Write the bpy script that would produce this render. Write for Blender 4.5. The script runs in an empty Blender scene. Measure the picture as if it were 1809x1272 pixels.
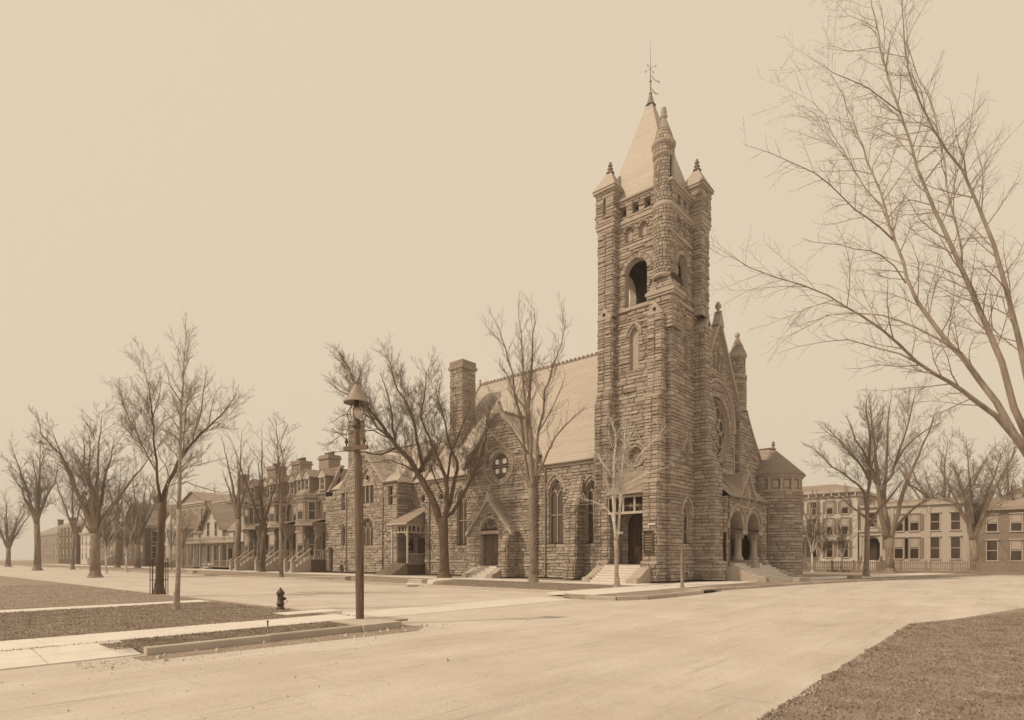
import bpy, math, random
import numpy as np
from mathutils import Vector, Matrix
R=math.radians
rnd=random.Random(7)
sc=bpy.context.scene
col=sc.collection
# ------------------------------------------------------------------ camera
FPX=1052.; PCX=902.; PYH=984.; EYE=2.0
_n=math.hypot(.661,.750); RS,RC=.661/_n,.750/_n
RV=Vector((RS,-RC,0)); FV=Vector((RC,RS,0))
CAM=Vector((-39.908,-19.753,EYE))
cd=bpy.data.cameras.new('camera'); cam=bpy.data.objects.new('camera',cd); col.objects.link(cam)
cam.matrix_world=Matrix(((RV.x,0,-FV.x,CAM.x),(RV.y,0,-FV.y,CAM.y),(0,1,0,CAM.z),(0,0,0,1)))
cd.sensor_width=36; cd.lens=36*FPX/1809; cd.shift_x=(904.5-PCX)/1809; cd.shift_y=(PYH-636)/1809
cd.clip_end=6000; cd.clip_start=.1
sc.camera=cam
# ------------------------------------------------------------------ sky, sun, exposure
SUN_EL=R(46); SUN_DIR=Vector((-.80,.42,0)).normalized()
TINT=(1.0,.83,.615)
w=bpy.data.worlds.new('World'); sc.world=w; w.use_nodes=True
nt=w.node_tree; nt.nodes.clear()
def N(t,**k):
    n=nt.nodes.new(t)
    for a,b in k.items(): setattr(n,a,b)
    return n
out=N('ShaderNodeOutputWorld'); bg=N('ShaderNodeBackground'); sky=N('ShaderNodeTexSky')
sky.sky_type='NISHITA'; sky.sun_disc=False; sky.sun_elevation=SUN_EL
sky.sun_rotation=math.atan2(SUN_DIR.x,SUN_DIR.y); sky.dust_density=4; sky.air_density=1
bw=N('ShaderNodeRGBToBW'); mx=N('ShaderNodeMix',data_type='FLOAT'); mx.inputs[0].default_value=.93; mx.inputs[3].default_value=8.0
tint=N('ShaderNodeVectorMath',operation='SCALE'); tint.inputs[0].default_value=TINT
nt.links.new(sky.outputs[0],bw.inputs[0]); nt.links.new(bw.outputs[0],mx.inputs[2])
nt.links.new(mx.outputs[0],tint.inputs['Scale']); nt.links.new(tint.outputs[0],bg.inputs[0])
bg.inputs[1].default_value=.1
nt.links.new(bg.outputs[0],out.inputs[0])
sd=bpy.data.lights.new('sun','SUN'); sd.energy=2.6; sd.angle=R(1.2); sd.color=(1,.84,.61)
so=bpy.data.objects.new('sun',sd); col.objects.link(so)
sv=(SUN_DIR*math.cos(SUN_EL)+Vector((0,0,math.sin(SUN_EL))))
so.rotation_euler=sv.to_track_quat('Z','Y').to_euler(); so.location=(0,0,60)
sc.view_settings.view_transform='Standard'; sc.view_settings.look='None'; sc.view_settings.exposure=0; sc.view_settings.gamma=1
sc.view_settings.use_curve_mapping=False
sc.render.engine='CYCLES'
HAZE=.0008

def at(px,py,D):
    k=(px-PCX)/FPX; p=CAM+(FV+RV*k)*D; p.z=EYE+(PYH-py)/FPX*D; return p
def gnd(px,py,z=.15):
    D=(EYE-z)*FPX/(py-PYH); return at(px,py,D),D
# ------------------------------------------------------------------ materials
def tone(a): return (a,a**1.20,a**1.365,1)
def mat(name,a,rough=.85,var=.18,scale=3.,bump=.3,bscale=12.,attr=None,spec=.3,detail=6,stretch=None,obj=False,lo=None,dist=.02,metal=0):
    m=bpy.data.materials.new(name); m.use_nodes=True; t=m.node_tree; b=t.nodes['Principled BSDF']
    b.inputs['Roughness'].default_value=rough; b.inputs['Specular IOR Level'].default_value=spec; b.inputs['Metallic'].default_value=metal
    g=t.nodes.new('ShaderNodeNewGeometry'); pos=g.outputs['Position']
    if stretch:
        mp=t.nodes.new('ShaderNodeMapping'); mp.inputs['Scale'].default_value=stretch; t.links.new(pos,mp.inputs[0]); pos=mp.outputs[0]
    n1=t.nodes.new('ShaderNodeTexNoise'); n1.inputs['Scale'].default_value=scale; n1.inputs['Detail'].default_value=detail; n1.inputs['Roughness'].default_value=.65
    t.links.new(pos,n1.inputs[0])
    val=n1.outputs[0]
    mr=t.nodes.new('ShaderNodeMapRange'); mr.inputs[1].default_value=.3; mr.inputs[2].default_value=.7; t.links.new(val,mr.inputs[0])
    fac=mr.outputs[0]
    if attr or obj:
        if attr:
            at_=t.nodes.new('ShaderNodeAttribute'); at_.attribute_name=attr; src=at_.outputs['Fac']
        else:
            oi=t.nodes.new('ShaderNodeObjectInfo'); src=oi.outputs['Random']
        mm=t.nodes.new('ShaderNodeMix'); mm.data_type='FLOAT'; mm.inputs[0].default_value=.62
        t.links.new(fac,mm.inputs[2]); t.links.new(src,mm.inputs[3]); fac=mm.outputs[0]
    c=t.nodes.new('ShaderNodeMix'); c.data_type='RGBA'
    c.inputs[6].default_value=tone(a*(1-var)); c.inputs[7].default_value=tone(min(.9,a*(1+var)))
    t.links.new(fac,c.inputs[0]); t.links.new(c.outputs[2],b.inputs['Base Color'])
    if bump>0:
        n2=t.nodes.new('ShaderNodeTexNoise'); n2.inputs['Scale'].default_value=bscale; n2.inputs['Detail'].default_value=8; n2.inputs['Roughness'].default_value=.7
        t.links.new(pos,n2.inputs[0])
        bp=t.nodes.new('ShaderNodeBump'); bp.inputs['Strength'].default_value=bump; bp.inputs['Distance'].default_value=dist
        t.links.new(n2.outputs[0],bp.inputs['Height']); t.links.new(bp.outputs[0],b.inputs['Normal'])
    return m
M={}
M['stone']=mat('rock_faced_stone',.375,.9,.34,4,.7,11,attr='tone',dist=.05)
M['stone1']=mat('rock_faced_stone_single',.375,.9,.34,4,.7,11,obj=True,dist=.05)
M['mortar']=mat('mortar',.07,.95,.2,6,.4,20)
M['trim']=mat('dressed_stone',.43,.85,.14,4,.3,20)
M['wallfar']=mat('coursed_stone',.27,.95,.25,2,.5,6,stretch=(1,1,3))
M['slate']=mat('pale_slate',.47,.55,.08,2.2,.2,14,attr='tone',spec=.5)
M['slated']=mat('grey_slate',.34,.6,.2,3,.3,14,attr='tone')
M['lead']=mat('sheet_metal',.24,.5,.15,4,.2,10,spec=.5)
M['wood']=mat('weathered_oak',.16,.7,.4,2.5,.3,10,stretch=(4,4,.6))
M['wooddk']=mat('dark_oak',.075,.6,.3,3,.3,10,stretch=(4,4,.6))
M['painted']=mat('painted_wood',.50,.6,.12,5,.15,20)
M['paintmid']=mat('drab_painted_wood',.27,.65,.2,5,.2,20)
M['glass']=mat('window_glass',.05,.12,.3,1.5,.1,3,spec=.9)
M['glassp']=mat('blind_behind_glass',.45,.3,.1,2,.05,3,spec=.6)
M['stained']=mat('leaded_glass',.10,.3,.5,9,.3,25,spec=.8)
M['dark']=mat('dark_void',.03,.95,.1,3,0)
M['brick']=mat('house_brick',.15,.9,.25,8,.5,30)
M['brickp']=mat('pale_brick',.33,.9,.15,8,.4,30)
M['white']=mat('white_clapboard',.60,.7,.08,4,.2,20,stretch=(1,1,9))
M['shutter']=mat('shutter_paint',.27,.7,.15,6,.3,20,stretch=(1,1,9))
M['road']=mat('dusty_macadam',.58,.95,.10,.35,1.0,7,detail=9,dist=.03)
def scuff(m):
    t=m.node_tree; b=t.nodes['Principled BSDF']; src=b.inputs['Base Color'].links[0].from_socket
    g=t.nodes.new('ShaderNodeNewGeometry')
    for sc_v,rot,lo,hi,amt in (((.25,2.6,1),.12,.56,.70,.42),((2.4,.3,1),-.05,.58,.72,.32),((1.6,1.6,1),0,.58,.76,.38),((.08,.7,1),.1,.42,.62,.2),((6,7,1),.3,.6,.72,.3)):
        mp=t.nodes.new('ShaderNodeMapping'); mp.inputs['Scale'].default_value=sc_v; mp.inputs['Rotation'].default_value=(0,0,rot); t.links.new(g.outputs['Position'],mp.inputs[0])
        n=t.nodes.new('ShaderNodeTexNoise'); n.inputs['Scale'].default_value=1.; n.inputs['Detail'].default_value=10; n.inputs['Roughness'].default_value=.72; t.links.new(mp.outputs[0],n.inputs[0])
        r_=t.nodes.new('ShaderNodeMapRange'); r_.inputs[1].default_value=lo; r_.inputs[2].default_value=hi; r_.inputs[4].default_value=amt; t.links.new(n.outputs[0],r_.inputs[0])
        x=t.nodes.new('ShaderNodeMix'); x.data_type='RGBA'; x.inputs[7].default_value=tone(.22); t.links.new(r_.outputs[0],x.inputs[0]); t.links.new(src,x.inputs[6]); src=x.outputs[2]
    t.links.new(src,b.inputs['Base Color'])
scuff(M['road'])
M['roadp']=mat('worn_crossing_stone',.65,.95,.06,.8,.4,9,detail=9)
M['walk']=mat('pale_flagstone',.68,.9,.08,1.4,.25,16)
M['kerb']=mat('kerb_stone',.45,.9,.22,2.5,.5,14,obj=True)
M['lawn']=mat('lawn_turf',.33,1,.24,1.6,.9,30,detail=9,dist=.05)
M['grass']=mat('grass_blade',.34,.9,.4,2.5,0)
M['earth']=mat('bare_earth',.30,1,.25,1.2,.8,12,detail=9)
M['bark']=mat('dark_bark',.15,.95,.35,5,.9,16,stretch=(1,1,.3),dist=.05)
M['barkm']=mat('grey_bark',.27,.95,.3,5,.8,16,stretch=(1,1,.3),dist=.05)
M['barkt']=mat('brown_bark',.38,.95,.3,5,.8,16,stretch=(1,1,.3),dist=.04)
M['barkp']=mat('pale_bark',.58,.9,.35,6,.6,16,stretch=(1,1,1.6),dist=.03)
M['twigt']=mat('brown_twig_bark',.38,.95,.2,3,0)
M['twig']=mat('twig_bark',.24,.95,.2,3,0)
M['twigp']=mat('pale_twig_bark',.55,.95,.2,3,0)
M['pole']=mat('weathered_pole',.18,.85,.3,7,.5,12,stretch=(2,2,.25))
M['iron']=mat('painted_iron',.08,.55,.25,8,.2,30,spec=.5)
M['hood']=mat('enamelled_tin',.28,.45,.12,5,.1,20,spec=.5)
M['midbark']=mat('mid_bark',.36,.9,.3,6,.6,16,stretch=(1,1,1.2),dist=.03)
M['rosep']=mat('pale_rose_glass',.85,.4,.05,4,.05,8)
M['globe']=mat('milky_glass_globe',.55,.1,.1,8,.05,20,spec=.9)
M['wire']=mat('wire',.10,.6,.1,3,0)
# ------------------------------------------------------------------ mesh building
class MB:
    def __init__(s): s.v=[]; s.f=[]; s.t=[]; s.sm=[]; s.g=[]
    def add(s,vs,fs,t=None,smooth=False):
        b=len(s.v); s.g.append((b,len(s.f))); s.v.extend([tuple(p) for p in vs])
        if t is None: t=rnd.random()
        for f in fs: s.f.append(tuple(i+b for i in f)); s.t.append(t); s.sm.append(smooth)
    def box(s,x0,x1,y0,y1,z0,z1,t=None):
        s.add([(x,y,z) for x in(x0,x1) for y in (y0,y1) for z in (z0,z1)],[(0,1,3,2),(4,6,7,5),(0,4,5,1),(2,3,7,6),(0,2,6,4),(1,5,7,3)],t)
    def prism(s,poly,off,t=None):      # poly: list of 3d pts, off: extrusion vector
        n=len(poly); o=Vector(off); P=[Vector(p) for p in poly]
        s.add(P+[p+o for p in P],[tuple(range(n))[::-1],tuple(range(n,2*n))]+[(i,(i+1)%n,n+(i+1)%n,n+i) for i in range(n)],t)
    def poly(s,pts,t=None): s.add(pts,[tuple(range(len(pts)))],t)
    def tube(s,pts,rads,k=6,cap=True,t=None,smooth=True):
        P=[Vector(p) for p in pts]
        if not isinstance(rads,(list,tuple)): rads=[rads]*len(P)
        vs=[];fs=[]
        for i,p in enumerate(P):
            d=(P[min(i+1,len(P)-1)]-P[max(i-1,0)]); d=d.normalized() if d.length>1e-9 else Vector((0,0,1))
            if i==0: a=d.orthogonal().normalized()
            else:
                a=a-d*a.dot(d); a=a.normalized() if a.length>1e-6 else d.orthogonal().normalized()
            b=d.cross(a); r=rads[i]
            for j in range(k):
                an=2*math.pi*j/k; vs.append(p+a*(r*math.cos(an))+b*(r*math.sin(an)))
        for i in range(len(P)-1):
            for j in range(k):
                fs.append((i*k+j,i*k+(j+1)%k,(i+1)*k+(j+1)%k,(i+1)*k+j))
        if cap: fs.append(tuple(range(k))[::-1]); fs.append(tuple(range((len(P)-1)*k,len(P)*k)))
        s.add(vs,fs,t,smooth)
    def lathe(s,c,prof,k=16,a0=0,a1=2*math.pi,t=None,smooth=True):
        full=abs(a1-a0-2*math.pi)<1e-6; m=k if full else k+1
        vs=[(c[0]+r*math.cos(a0+(a1-a0)*j/k),c[1]+r*math.sin(a0+(a1-a0)*j/k),c[2]+z) for r,z in prof for j in range(m)]
        fs=[]
        for i in range(len(prof)-1):
            for j in range(k): fs.append((i*m+j,i*m+(j+1)%m,(i+1)*m+(j+1)%m,(i+1)*m+j))
        s.add(vs,fs,t,smooth)
    def split(s,name,m,parent=None):
        g=s.g+[(len(s.v),len(s.f))]
        for (v0,f0),(v1,f1) in zip(g[:-1],g[1:]):
            q=MB(); q.v=s.v[v0:v1]; q.f=[tuple(i-v0 for i in f) for f in s.f[f0:f1]]; q.t=s.t[f0:f1]; q.sm=s.sm[f0:f1]; q.build(name,m,parent)
    def build(s,name,m,parent=None,**tags):
        me=bpy.data.meshes.new(name); me.from_pydata(s.v,[],s.f); me.update()
        if s.f:
            a=me.attributes.new('tone','FLOAT','FACE'); a.data.foreach_set('value',s.t)
            me.polygons.foreach_set('use_smooth',s.sm)
        me.materials.append(M[m] if isinstance(m,str) else m)
        o=bpy.data.objects.new(name,me); col.objects.link(o)
        if parent: o.parent=parent; o.matrix_parent_inverse=parent_inv(parent)
        for k,v in tags.items(): o[k]=v
        return o
def parent_inv(p):
    if p.parent is not None: return Matrix.Identity(4)
    return (Matrix.Translation(p.location)@p.rotation_euler.to_matrix().to_4x4()).inverted()
def thing(name,label,cat,loc=(0,0,0),group=None):
    o=bpy.data.objects.new(name,None); col.objects.link(o); o.location=loc; o['label']=label; o['category']=cat; o.empty_display_size=.3
    if group:o['group']=group
    return o
def tag(o,label,cat,group=None):
    o['label']=label;o['category']=cat
    if group:o['group']=group
    return o
def boxpart(name,m,parent,*b):
    q=MB(); q.box(*b); return q.build(name,m,parent)
# ------------------------------------------------------------------ wall frames
class Frame:
    def __init__(s,O,U,Nn,off=None): s.O=np.array(O,float);s.U=np.array(U,float);s.N=np.array(Nn,float);s.off=off
    def P(s,S,Z,D):
        S=np.asarray(S,float);Z=np.asarray(Z,float);D=np.asarray(D,float)
        if s.off is not None: D=D+np.array([s.off(z) for z in np.atleast_1d(Z)])
        p=s.O+np.outer(np.atleast_1d(S),s.U)+np.outer(np.atleast_1d(D),s.N); p[:,2]+=np.atleast_1d(Z); return p
    planar=True
class Cyl:
    planar=False
    def __init__(s,c,r,off=None): s.c=c;s.r=r;s.off=off
    def P(s,S,Z,D):
        S=np.atleast_1d(np.asarray(S,float));Z=np.atleast_1d(np.asarray(Z,float));D=np.atleast_1d(np.asarray(D,float))
        rr=s.r+D
        if s.off is not None: rr=rr+np.array([s.off(z) for z in Z])
        a=S/s.r
        return np.stack([s.c[0]+rr*np.cos(a),s.c[1]+rr*np.sin(a),Z+0*a],1)
class Hole:
    def __init__(s,kind,c,w,z0,zs,ring=.0): s.k=kind;s.c=c;s.w=w;s.z0=z0;s.zs=zs;s.ring=ring
    def top(s,g=0):
        if s.k=='rect': return s.zs+g
        if s.k=='round': return s.zs+s.w/2+g
        if s.k=='circle': return s.zs+s.w/2+g
        if s.k=='point': return s.zs+math.sqrt((s.w+g)**2-(s.w/2)**2)
    def bot(s,g=0): return s.zs-s.w/2-g if s.k=='circle' else s.z0
    def half(s,z,g=0):
        if z<s.bot(g)-1e-6 or z>s.top(g)+1e-6: return None
        h=s.w/2
        if s.k=='circle': return math.sqrt(max(0,(h+g)**2-(z-s.zs)**2))
        if z<=s.zs or s.k=='rect': return h
        if s.k=='round': return math.sqrt(max(0,(h+g)**2-(z-s.zs)**2))
        return max(0,math.sqrt(max(0,(s.w+g)**2-(z-s.zs)**2))-h)
    def arc(s,g=0,n=10):
        h=s.w/2
        if s.k=='circle': return [(s.c+(h+g)*math.cos(a),s.zs+(h+g)*math.sin(a)) for a in [2*math.pi*i/(2*n) for i in range(2*n+1)]]
        if s.k=='round': return [(s.c+(h+g)*math.cos(a),s.zs+(h+g)*math.sin(a)) for a in [math.pi*i/n for i in range(n+1)]]
        if s.k=='point':
            am=math.acos((s.w/2)/(s.w+g)); m=n//2
            r_=[(s.c-h+(s.w+g)*math.cos(am*i/m),s.zs+(s.w+g)*math.sin(am*i/m)) for i in range(m+1)]
            return r_+[(2*s.c-p[0],p[1]) for p in r_[::-1][1:]]
        return [(s.c+h,s.zs),(s.c-h,s.zs)]
    def outline(s,n=12):
        if s.k=='circle': return s.arc(0,n)[:-1]
        return [(s.c-s.w/2,s.z0),(s.c+s.w/2,s.z0)]+s.arc(0,n)
def cut(lo,hi,holes):
    iv=[(lo,hi)]
    for l,r in holes:
        nv=[]
        for a,b in iv:
            if r<=a or l>=b: nv.append((a,b)); continue
            if l>a: nv.append((a,l))
            if r<b: nv.append((r,b))
        iv=nv
    return iv
class Masonry:
    def __init__(s,seed=3,z0=.25,z1=40,hmin=.16,hmax=.33,wmin=.42,wmax=1.25):
        s.r=random.Random(seed); s.stones=[]; s.back=MB(); s.wmin=wmin;s.wmax=wmax
        s.cz=[z0]
        while s.cz[-1]<z1: s.cz.append(s.cz[-1]+s.r.uniform(hmin,hmax))
    def wall(s,F,s0,s1,z0,z1,lo=None,hi=None,holes=(),inner=None,stones=True,dep=(.04,.115),back=True):
        lo=lo or (lambda z:s0); hi=hi or (lambda z:s1); r=s.r
        if stones:
            forced=sorted({z0,z1}|{h.z0 for h in holes if h.k!='circle' and z0<h.z0<z1}|{h.zs for h in holes if h.k=='rect' and z0<h.zs<z1})
            lv=sorted(forced+[z for z in s.cz if z0<z<z1 and min(abs(z-q_) for q_ in forced)>.13])
            for i in range(len(lv)-1):
                a=lv[i]; b=lv[i+1]
                if b-a<.06: continue
                hs=[]
                for h in holes:
                    g=h.ring; ha=h.half(a,g); hb=h.half(b,g)
                    if h.k=='rect' or (h.k!='circle' and (a<h.z0+1e-4 or b<h.z0+.01)):
                        ov=h.half((a+b)/2,g)
                        if ov is None: continue
                        ha=ov if ha is None or h.k=='rect' else ha; hb=ov if hb is None or h.k=='rect' else hb
                    if ha is None and hb is None:
                        mm=h.half((a+b)/2,g)
                        if mm is None: continue
                        ha=hb=mm
                    ha0=.0 if ha is None else ha; hb0=.0 if hb is None else hb
                    hs.append((h.c-ha0,h.c+ha0,h.c-hb0,h.c+hb0))
                la,lb,ua,ub=lo(a),lo(b),hi(a),hi(b)
                m=[((x[0]+x[2])/2,(x[1]+x[3])/2) for x in hs]
                for p,q in cut((la+lb)/2,(ua+ub)/2,m):
                    if q-p<.08: continue
                    pa,pb=(la,lb) if abs(p-(la+lb)/2)<1e-6 else (p,p)
                    qa,qb=(ua,ub) if abs(q-(ua+ub)/2)<1e-6 else (q,q)
                    for (x0,x1,x2,x3),(ml,mr_) in zip(hs,m):
                        if abs(p-mr_)<1e-6: pa,pb=x1,x3
                        if abs(q-ml)<1e-6: qa,qb=x0,x2
                    xs=[p]; wM=s.wmax if F.planar else min(s.wmax,F.r*.5); wm=s.wmin if F.planar else wM*.6
                    while q-xs[-1]>wM*1.15: xs.append(xs[-1]+r.uniform(wm,wM)*(1.25 if b-a<.32 and F.planar else .95))
                    if q-xs[-1]>wm*1.9: xs.append((xs[-1]+q)/2+r.uniform(-.06,.06))
                    xs.append(q)
                    for j in range(len(xs)-1):
                        a0,b0=(pa,pb) if j==0 else (xs[j],xs[j])
                        a1,b1=(qa,qb) if j==len(xs)-2 else (xs[j+1],xs[j+1])
                        s.stones.append((F,(a0,a),(a1,a),(b1,b),(b0,b),r.uniform(*dep)*(1.5 if r.random()<.13 and F.planar else 1)))
        if back:
            for (dd) in ([0] if inner is None else [0,-inner]):
                zz=[z0]; step=.14
                if not holes and abs(lo(z0)-lo(z1))<1e-6 and abs(hi(z0)-hi(z1))<1e-6 and F.planar and F.off is None: zz=[z0,z1]
                else:
                    k=max(1,int((z1-z0)/step)); zz=[z0+(z1-z0)*i/k for i in range(k+1)]
                for i in range(len(zz)-1):
                    a,b=zz[i],zz[i+1]; hs=[]
                    for h in holes:
                        ha=h.half(a);hb=h.half(b)
                        if ha is None or hb is None: continue
                        hs.append((h.c-ha,h.c+ha,h.c-hb,h.c+hb))
                    la,lb,ua,ub=lo(a),lo(b),hi(a),hi(b)
                    m=[((x[0]+x[2])/2,(x[1]+x[3])/2) for x in hs]
                    for p,q in cut((la+lb)/2,(ua+ub)/2,m):
                        pa,pb=(la,lb) if abs(p-(la+lb)/2)<1e-6 else (p,p)
                        qa,qb=(ua,ub) if abs(q-(ua+ub)/2)<1e-6 else (q,q)
                        for (x0,x1,x2,x3),(ml,mr_) in zip(hs,m):
                            if abs(p-mr_)<1e-6: pa,pb=x1,x3
                            if abs(q-ml)<1e-6: qa,qb=x0,x2
                        n=1 if F.planar else max(1,int((q-p)/.25))
                        for j in range(n):
                            f0,f1=j/n,(j+1)/n
                            s.back.add(F.P([pa+(qa-pa)*f0,pa+(qa-pa)*f1,pb+(qb-pb)*f1,pb+(qb-pb)*f0],[a,a,b,b],[dd]*4),[(0,1,2,3)])
        for h in holes:
            if h.ring>0: s.voussoirs(F,h)
    def voussoirs(s,F,h,size=.32):
        n=max(5,int(math.pi*(h.w/2+h.ring/2)*(2 if h.k=='circle' else 1)/size)); 
        if h.k=='point': n=max(6,(n//2)*2)
        if h.k=='circle': n=max(5,n//2)
        A=h.arc(0,n); B=h.arc(h.ring,n)
        for i in range(len(A)-1):
            s.stones.append((F,A[i],B[i],B[i+1],A[i+1],s.r.uniform(.05,.09)))
    def reveal(s,F,h,d,mb,n=14):
        o=h.outline(n); S=[p[0] for p in o];Z=[p[1] for p in o]
        a=F.P(S,Z,[.03]*len(o)); b=F.P(S,Z,[-d]*len(o)); k=len(o)
        mb.add(list(a)+list(b),[(i,(i+1)%k,k+(i+1)%k,k+i) for i in range(k)])
    def buttress(s,F,s0,s1,prof,trim,cap=.06,stones=True):
        """prof: [(z,proj)...] rising; steps in proj get a weathering slab"""
        O,U,Nn=F.O,F.U,F.N
        def off(z):
            for i in range(len(prof)-1):
                if prof[i][0]<=z<=prof[i+1][0] and prof[i+1][0]>prof[i][0]:
                    f=(z-prof[i][0])/(prof[i+1][0]-prof[i][0]); return prof[i][1]+f*(prof[i+1][1]-prof[i][1])
            return prof[-1][1]
        for i in range(len(prof)-1):
            (za,pa),(zb,pb)=prof[i],prof[i+1]
            if zb-za<.05: continue
            steep=abs(pa-pb)/(zb-za)
            if steep<.45:
                FF=Frame(O,U,Nn,off=(lambda z,za=za,zb=zb,pa=pa,pb=pb: pa+(z-za)/(zb-za)*(pb-pa))) if pa!=pb else Frame(O+Nn*pa,U,Nn)
                s.wall(FF,s0,s1,za,zb,stones=stones)
            else:
                p=[O+U*(s0-.04)+Nn*(pa+.10)+[0,0,za-.05],O+U*(s1+.04)+Nn*(pa+.10)+[0,0,za-.05],O+U*(s1+.04)+Nn*(pb-.02)+[0,0,zb+.12],O+U*(s0-.04)+Nn*(pb-.02)+[0,0,zb+.12]]
                trim.prism(p,-Vector(Nn)*.12-Vector((0,0,.14)))
            for so_,sg in ((s0,-1),(s1,1)):
                G=Frame(O+U*so_,Nn,U*sg)
                s.wall(G,0,0,za,zb,lo=lambda z:-.0,hi=lambda z,za=za,zb=zb,pa=pa,pb=pb: pa+(z-za)/(zb-za)*(pb-pa),stones=stones)
    def gablet(s,F,s0,s1,z,h,proj,trim,back=.0):
        O,U,Nn=F.O,F.U,F.N; a=[O+U*(s0-.08)+Nn*(proj+.08)+[0,0,z],O+U*(s1+.08)+Nn*(proj+.08)+[0,0,z],O+U*((s0+s1)/2)+Nn*(proj+.08)+[0,0,z+h]]
        trim.prism(a,-Vector(Nn)*(proj+.08-back))
    def finish(s,parent,limit=300,name='stone'):
        # template: rock-faced block, 4x4 front grid with a skirt
        T=[]
        for k in range(12):
            q=random.Random(100+k); g=[0,.09,.5,.91,1]
            uv=[];d=[]
            for j,v in enumerate(g):
                for i,u in enumerate(g):
                    e=i in(0,4) or j in(0,4); uv.append((u+(0 if e else q.uniform(-.05,.05)),v+(0 if e else q.uniform(-.06,.06))))
                    d.append((q.uniform(.45,.9) if j==0 and i not in(0,4) else q.uniform(.0,.22)) if e else q.uniform(.5,1.25)*(1.15 if j==1 else .9 if j==3 else 1))
            T.append((np.array(uv),np.array(d)))
        faces=[(j*5+i,j*5+i+1,(j+1)*5+i+1,(j+1)*5+i) for j in range(4) for i in range(4)]
        # skirt
        ring=[0,1,2,3,4,9,14,19,24,23,22,21,20,15,10,5]
        nf=faces+[(ring[i],25+i,25+(i+1)%16,ring[(i+1)%16]) for i in range(16)]
        # rank planar rectangular stones by size in view
        sc_=[]
        for idx,(F,a,b,c,d,dep) in enumerate(s.stones):
            rect=F.planar and F.off is None and abs(a[0]-d[0])<1e-6 and abs(b[0]-c[0])<1e-6 and abs(a[1]-b[1])<1e-6 and abs(c[1]-d[1])<1e-6
            if not rect: continue
            P=F.P([(a[0]+b[0])/2],[(a[1]+c[1])/2],[0])[0]; v=np.array(CAM)-P; D=np.linalg.norm(v); cs=float(np.dot(v,F.N))/D
            if cs<=0.05: continue
            sc_.append(((b[0]-a[0])*(c[1]-a[1])*cs/D**2,idx))
        sc_.sort(reverse=True); chosen={i for _,i in sc_[:limit]}
        unit=[]
        for k,(uv,dd) in enumerate(T):
            vs=[(u-.0,v,d_) for (u,v),d_ in zip(uv,dd)]+[(uv[i][0],uv[i][1],-.4) for i in ring]
            me=bpy.data.meshes.new(name); me.from_pydata(vs,[],nf); me.update(); me.materials.append(M['stone1']); unit.append(me)
        pinv=parent_inv(parent); V=[];Fc=[];tn=[]
        for idx,(F,a,b,c,d,dep) in enumerate(s.stones):
            g=.011
            if idx in chosen:
                w_=b[0]-a[0]-2*g; h_=c[1]-a[1]-2*g
                O=F.P([a[0]+g],[a[1]+g],[0])[0]
                m=Matrix(((F.U[0]*w_,0,F.N[0]*dep,O[0]),(F.U[1]*w_,0,F.N[1]*dep,O[1]),(0,h_,0,O[2]),(0,0,0,1)))
                o=bpy.data.objects.new(name,unit[s.r.randrange(12)]); col.objects.link(o); o.parent=parent; o.matrix_parent_inverse=pinv; o.matrix_basis=m
                continue
            uv,dd=T[s.r.randrange(12)]
            A=np.array([a,b,c,d]); ce=A.mean(0); wv=max(.05,np.ptp(A[:,0])); hv=max(.05,np.ptp(A[:,1]))
            A=ce+(A-ce)*np.array([1-2*g/wv,1-2*g/hv])
            u=uv[:,0:1];v=uv[:,1:2]
            Q=(1-u)*(1-v)*A[0]+u*(1-v)*A[1]+u*v*A[2]+(1-u)*v*A[3]
            S=np.concatenate([Q[:,0],Q[ring,0]]);Z=np.concatenate([Q[:,1],Q[ring,1]]);Dp=np.concatenate([dd*dep,np.full(16,-.03)])
            base=len(V); V.extend(map(tuple,F.P(S,Z,Dp))); Fc.extend([tuple(i+base for i in f) for f in nf]); tn.extend([s.r.random()]*len(nf))
        mb=MB(); mb.v=V; mb.f=Fc; mb.t=tn; mb.sm=[False]*len(Fc)
        mb.build('stonework','stone',parent,kind='stuff')
        s.back.build('wall','mortar',parent)
# frames on the church grid
def FX(x): return Frame((x,0,0),(0,1,0),(-1,0,0))     # faces the side street, s = y
def FY(y): return Frame((0,y,0),(1,0,0),(0,-1,0))     # faces the front street, s = x
def slates(mb,A,B,C,D,row=.26,th=.03,jit=.5):
    th*=.55
    """lapped slate courses from eave A-B up to ridge D-C"""
    A,B,C,D=map(Vector,(A,B,C,D)); n=max(2,int(((D-A).length+(C-B).length)/2/row))
    nrm=(B-A).cross(D-A); nrm=nrm.normalized() if nrm.length>1e-6 else (C-B).cross(A-B).normalized()
    if nrm.z<0: nrm=-nrm
    for i in range(n):
        f0,f1=i/n,(i+1)/n
        a=A.lerp(D,f0);b=B.lerp(C,f0);c=B.lerp(C,f1);d=A.lerp(D,f1)
        L=(b-a).length; m=max(1,int(L/2.2))
        for j in range(m):
            g0,g1=j/m,(j+1)/m
            p,q,r_,s_=a.lerp(b,g0),a.lerp(b,g1),d.lerp(c,g1),d.lerp(c,g0)
            t=rnd.random()
            mb.add([p+nrm*th,q+nrm*th,r_,s_,p,q],[(0,1,2,3),(4,5,1,0)],t)
def fill(F,h,d,mb,n=16):
    o=h.outline(n); mb.add(list(F.P([p[0] for p in o],[p[1] for p in o],[-d]*len(o))),[tuple(range(len(o)))])
def bar(F,mb,pts,d,w_=.06,th=.08):
    """tracery bar following (s,z) points at depth -d"""
    P=[Vector(p) for p in F.P([p[0] for p in pts],[p[1] for p in pts],[-d]*len(pts))]
    mb.tube(P,w_,4,smooth=False)
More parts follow.
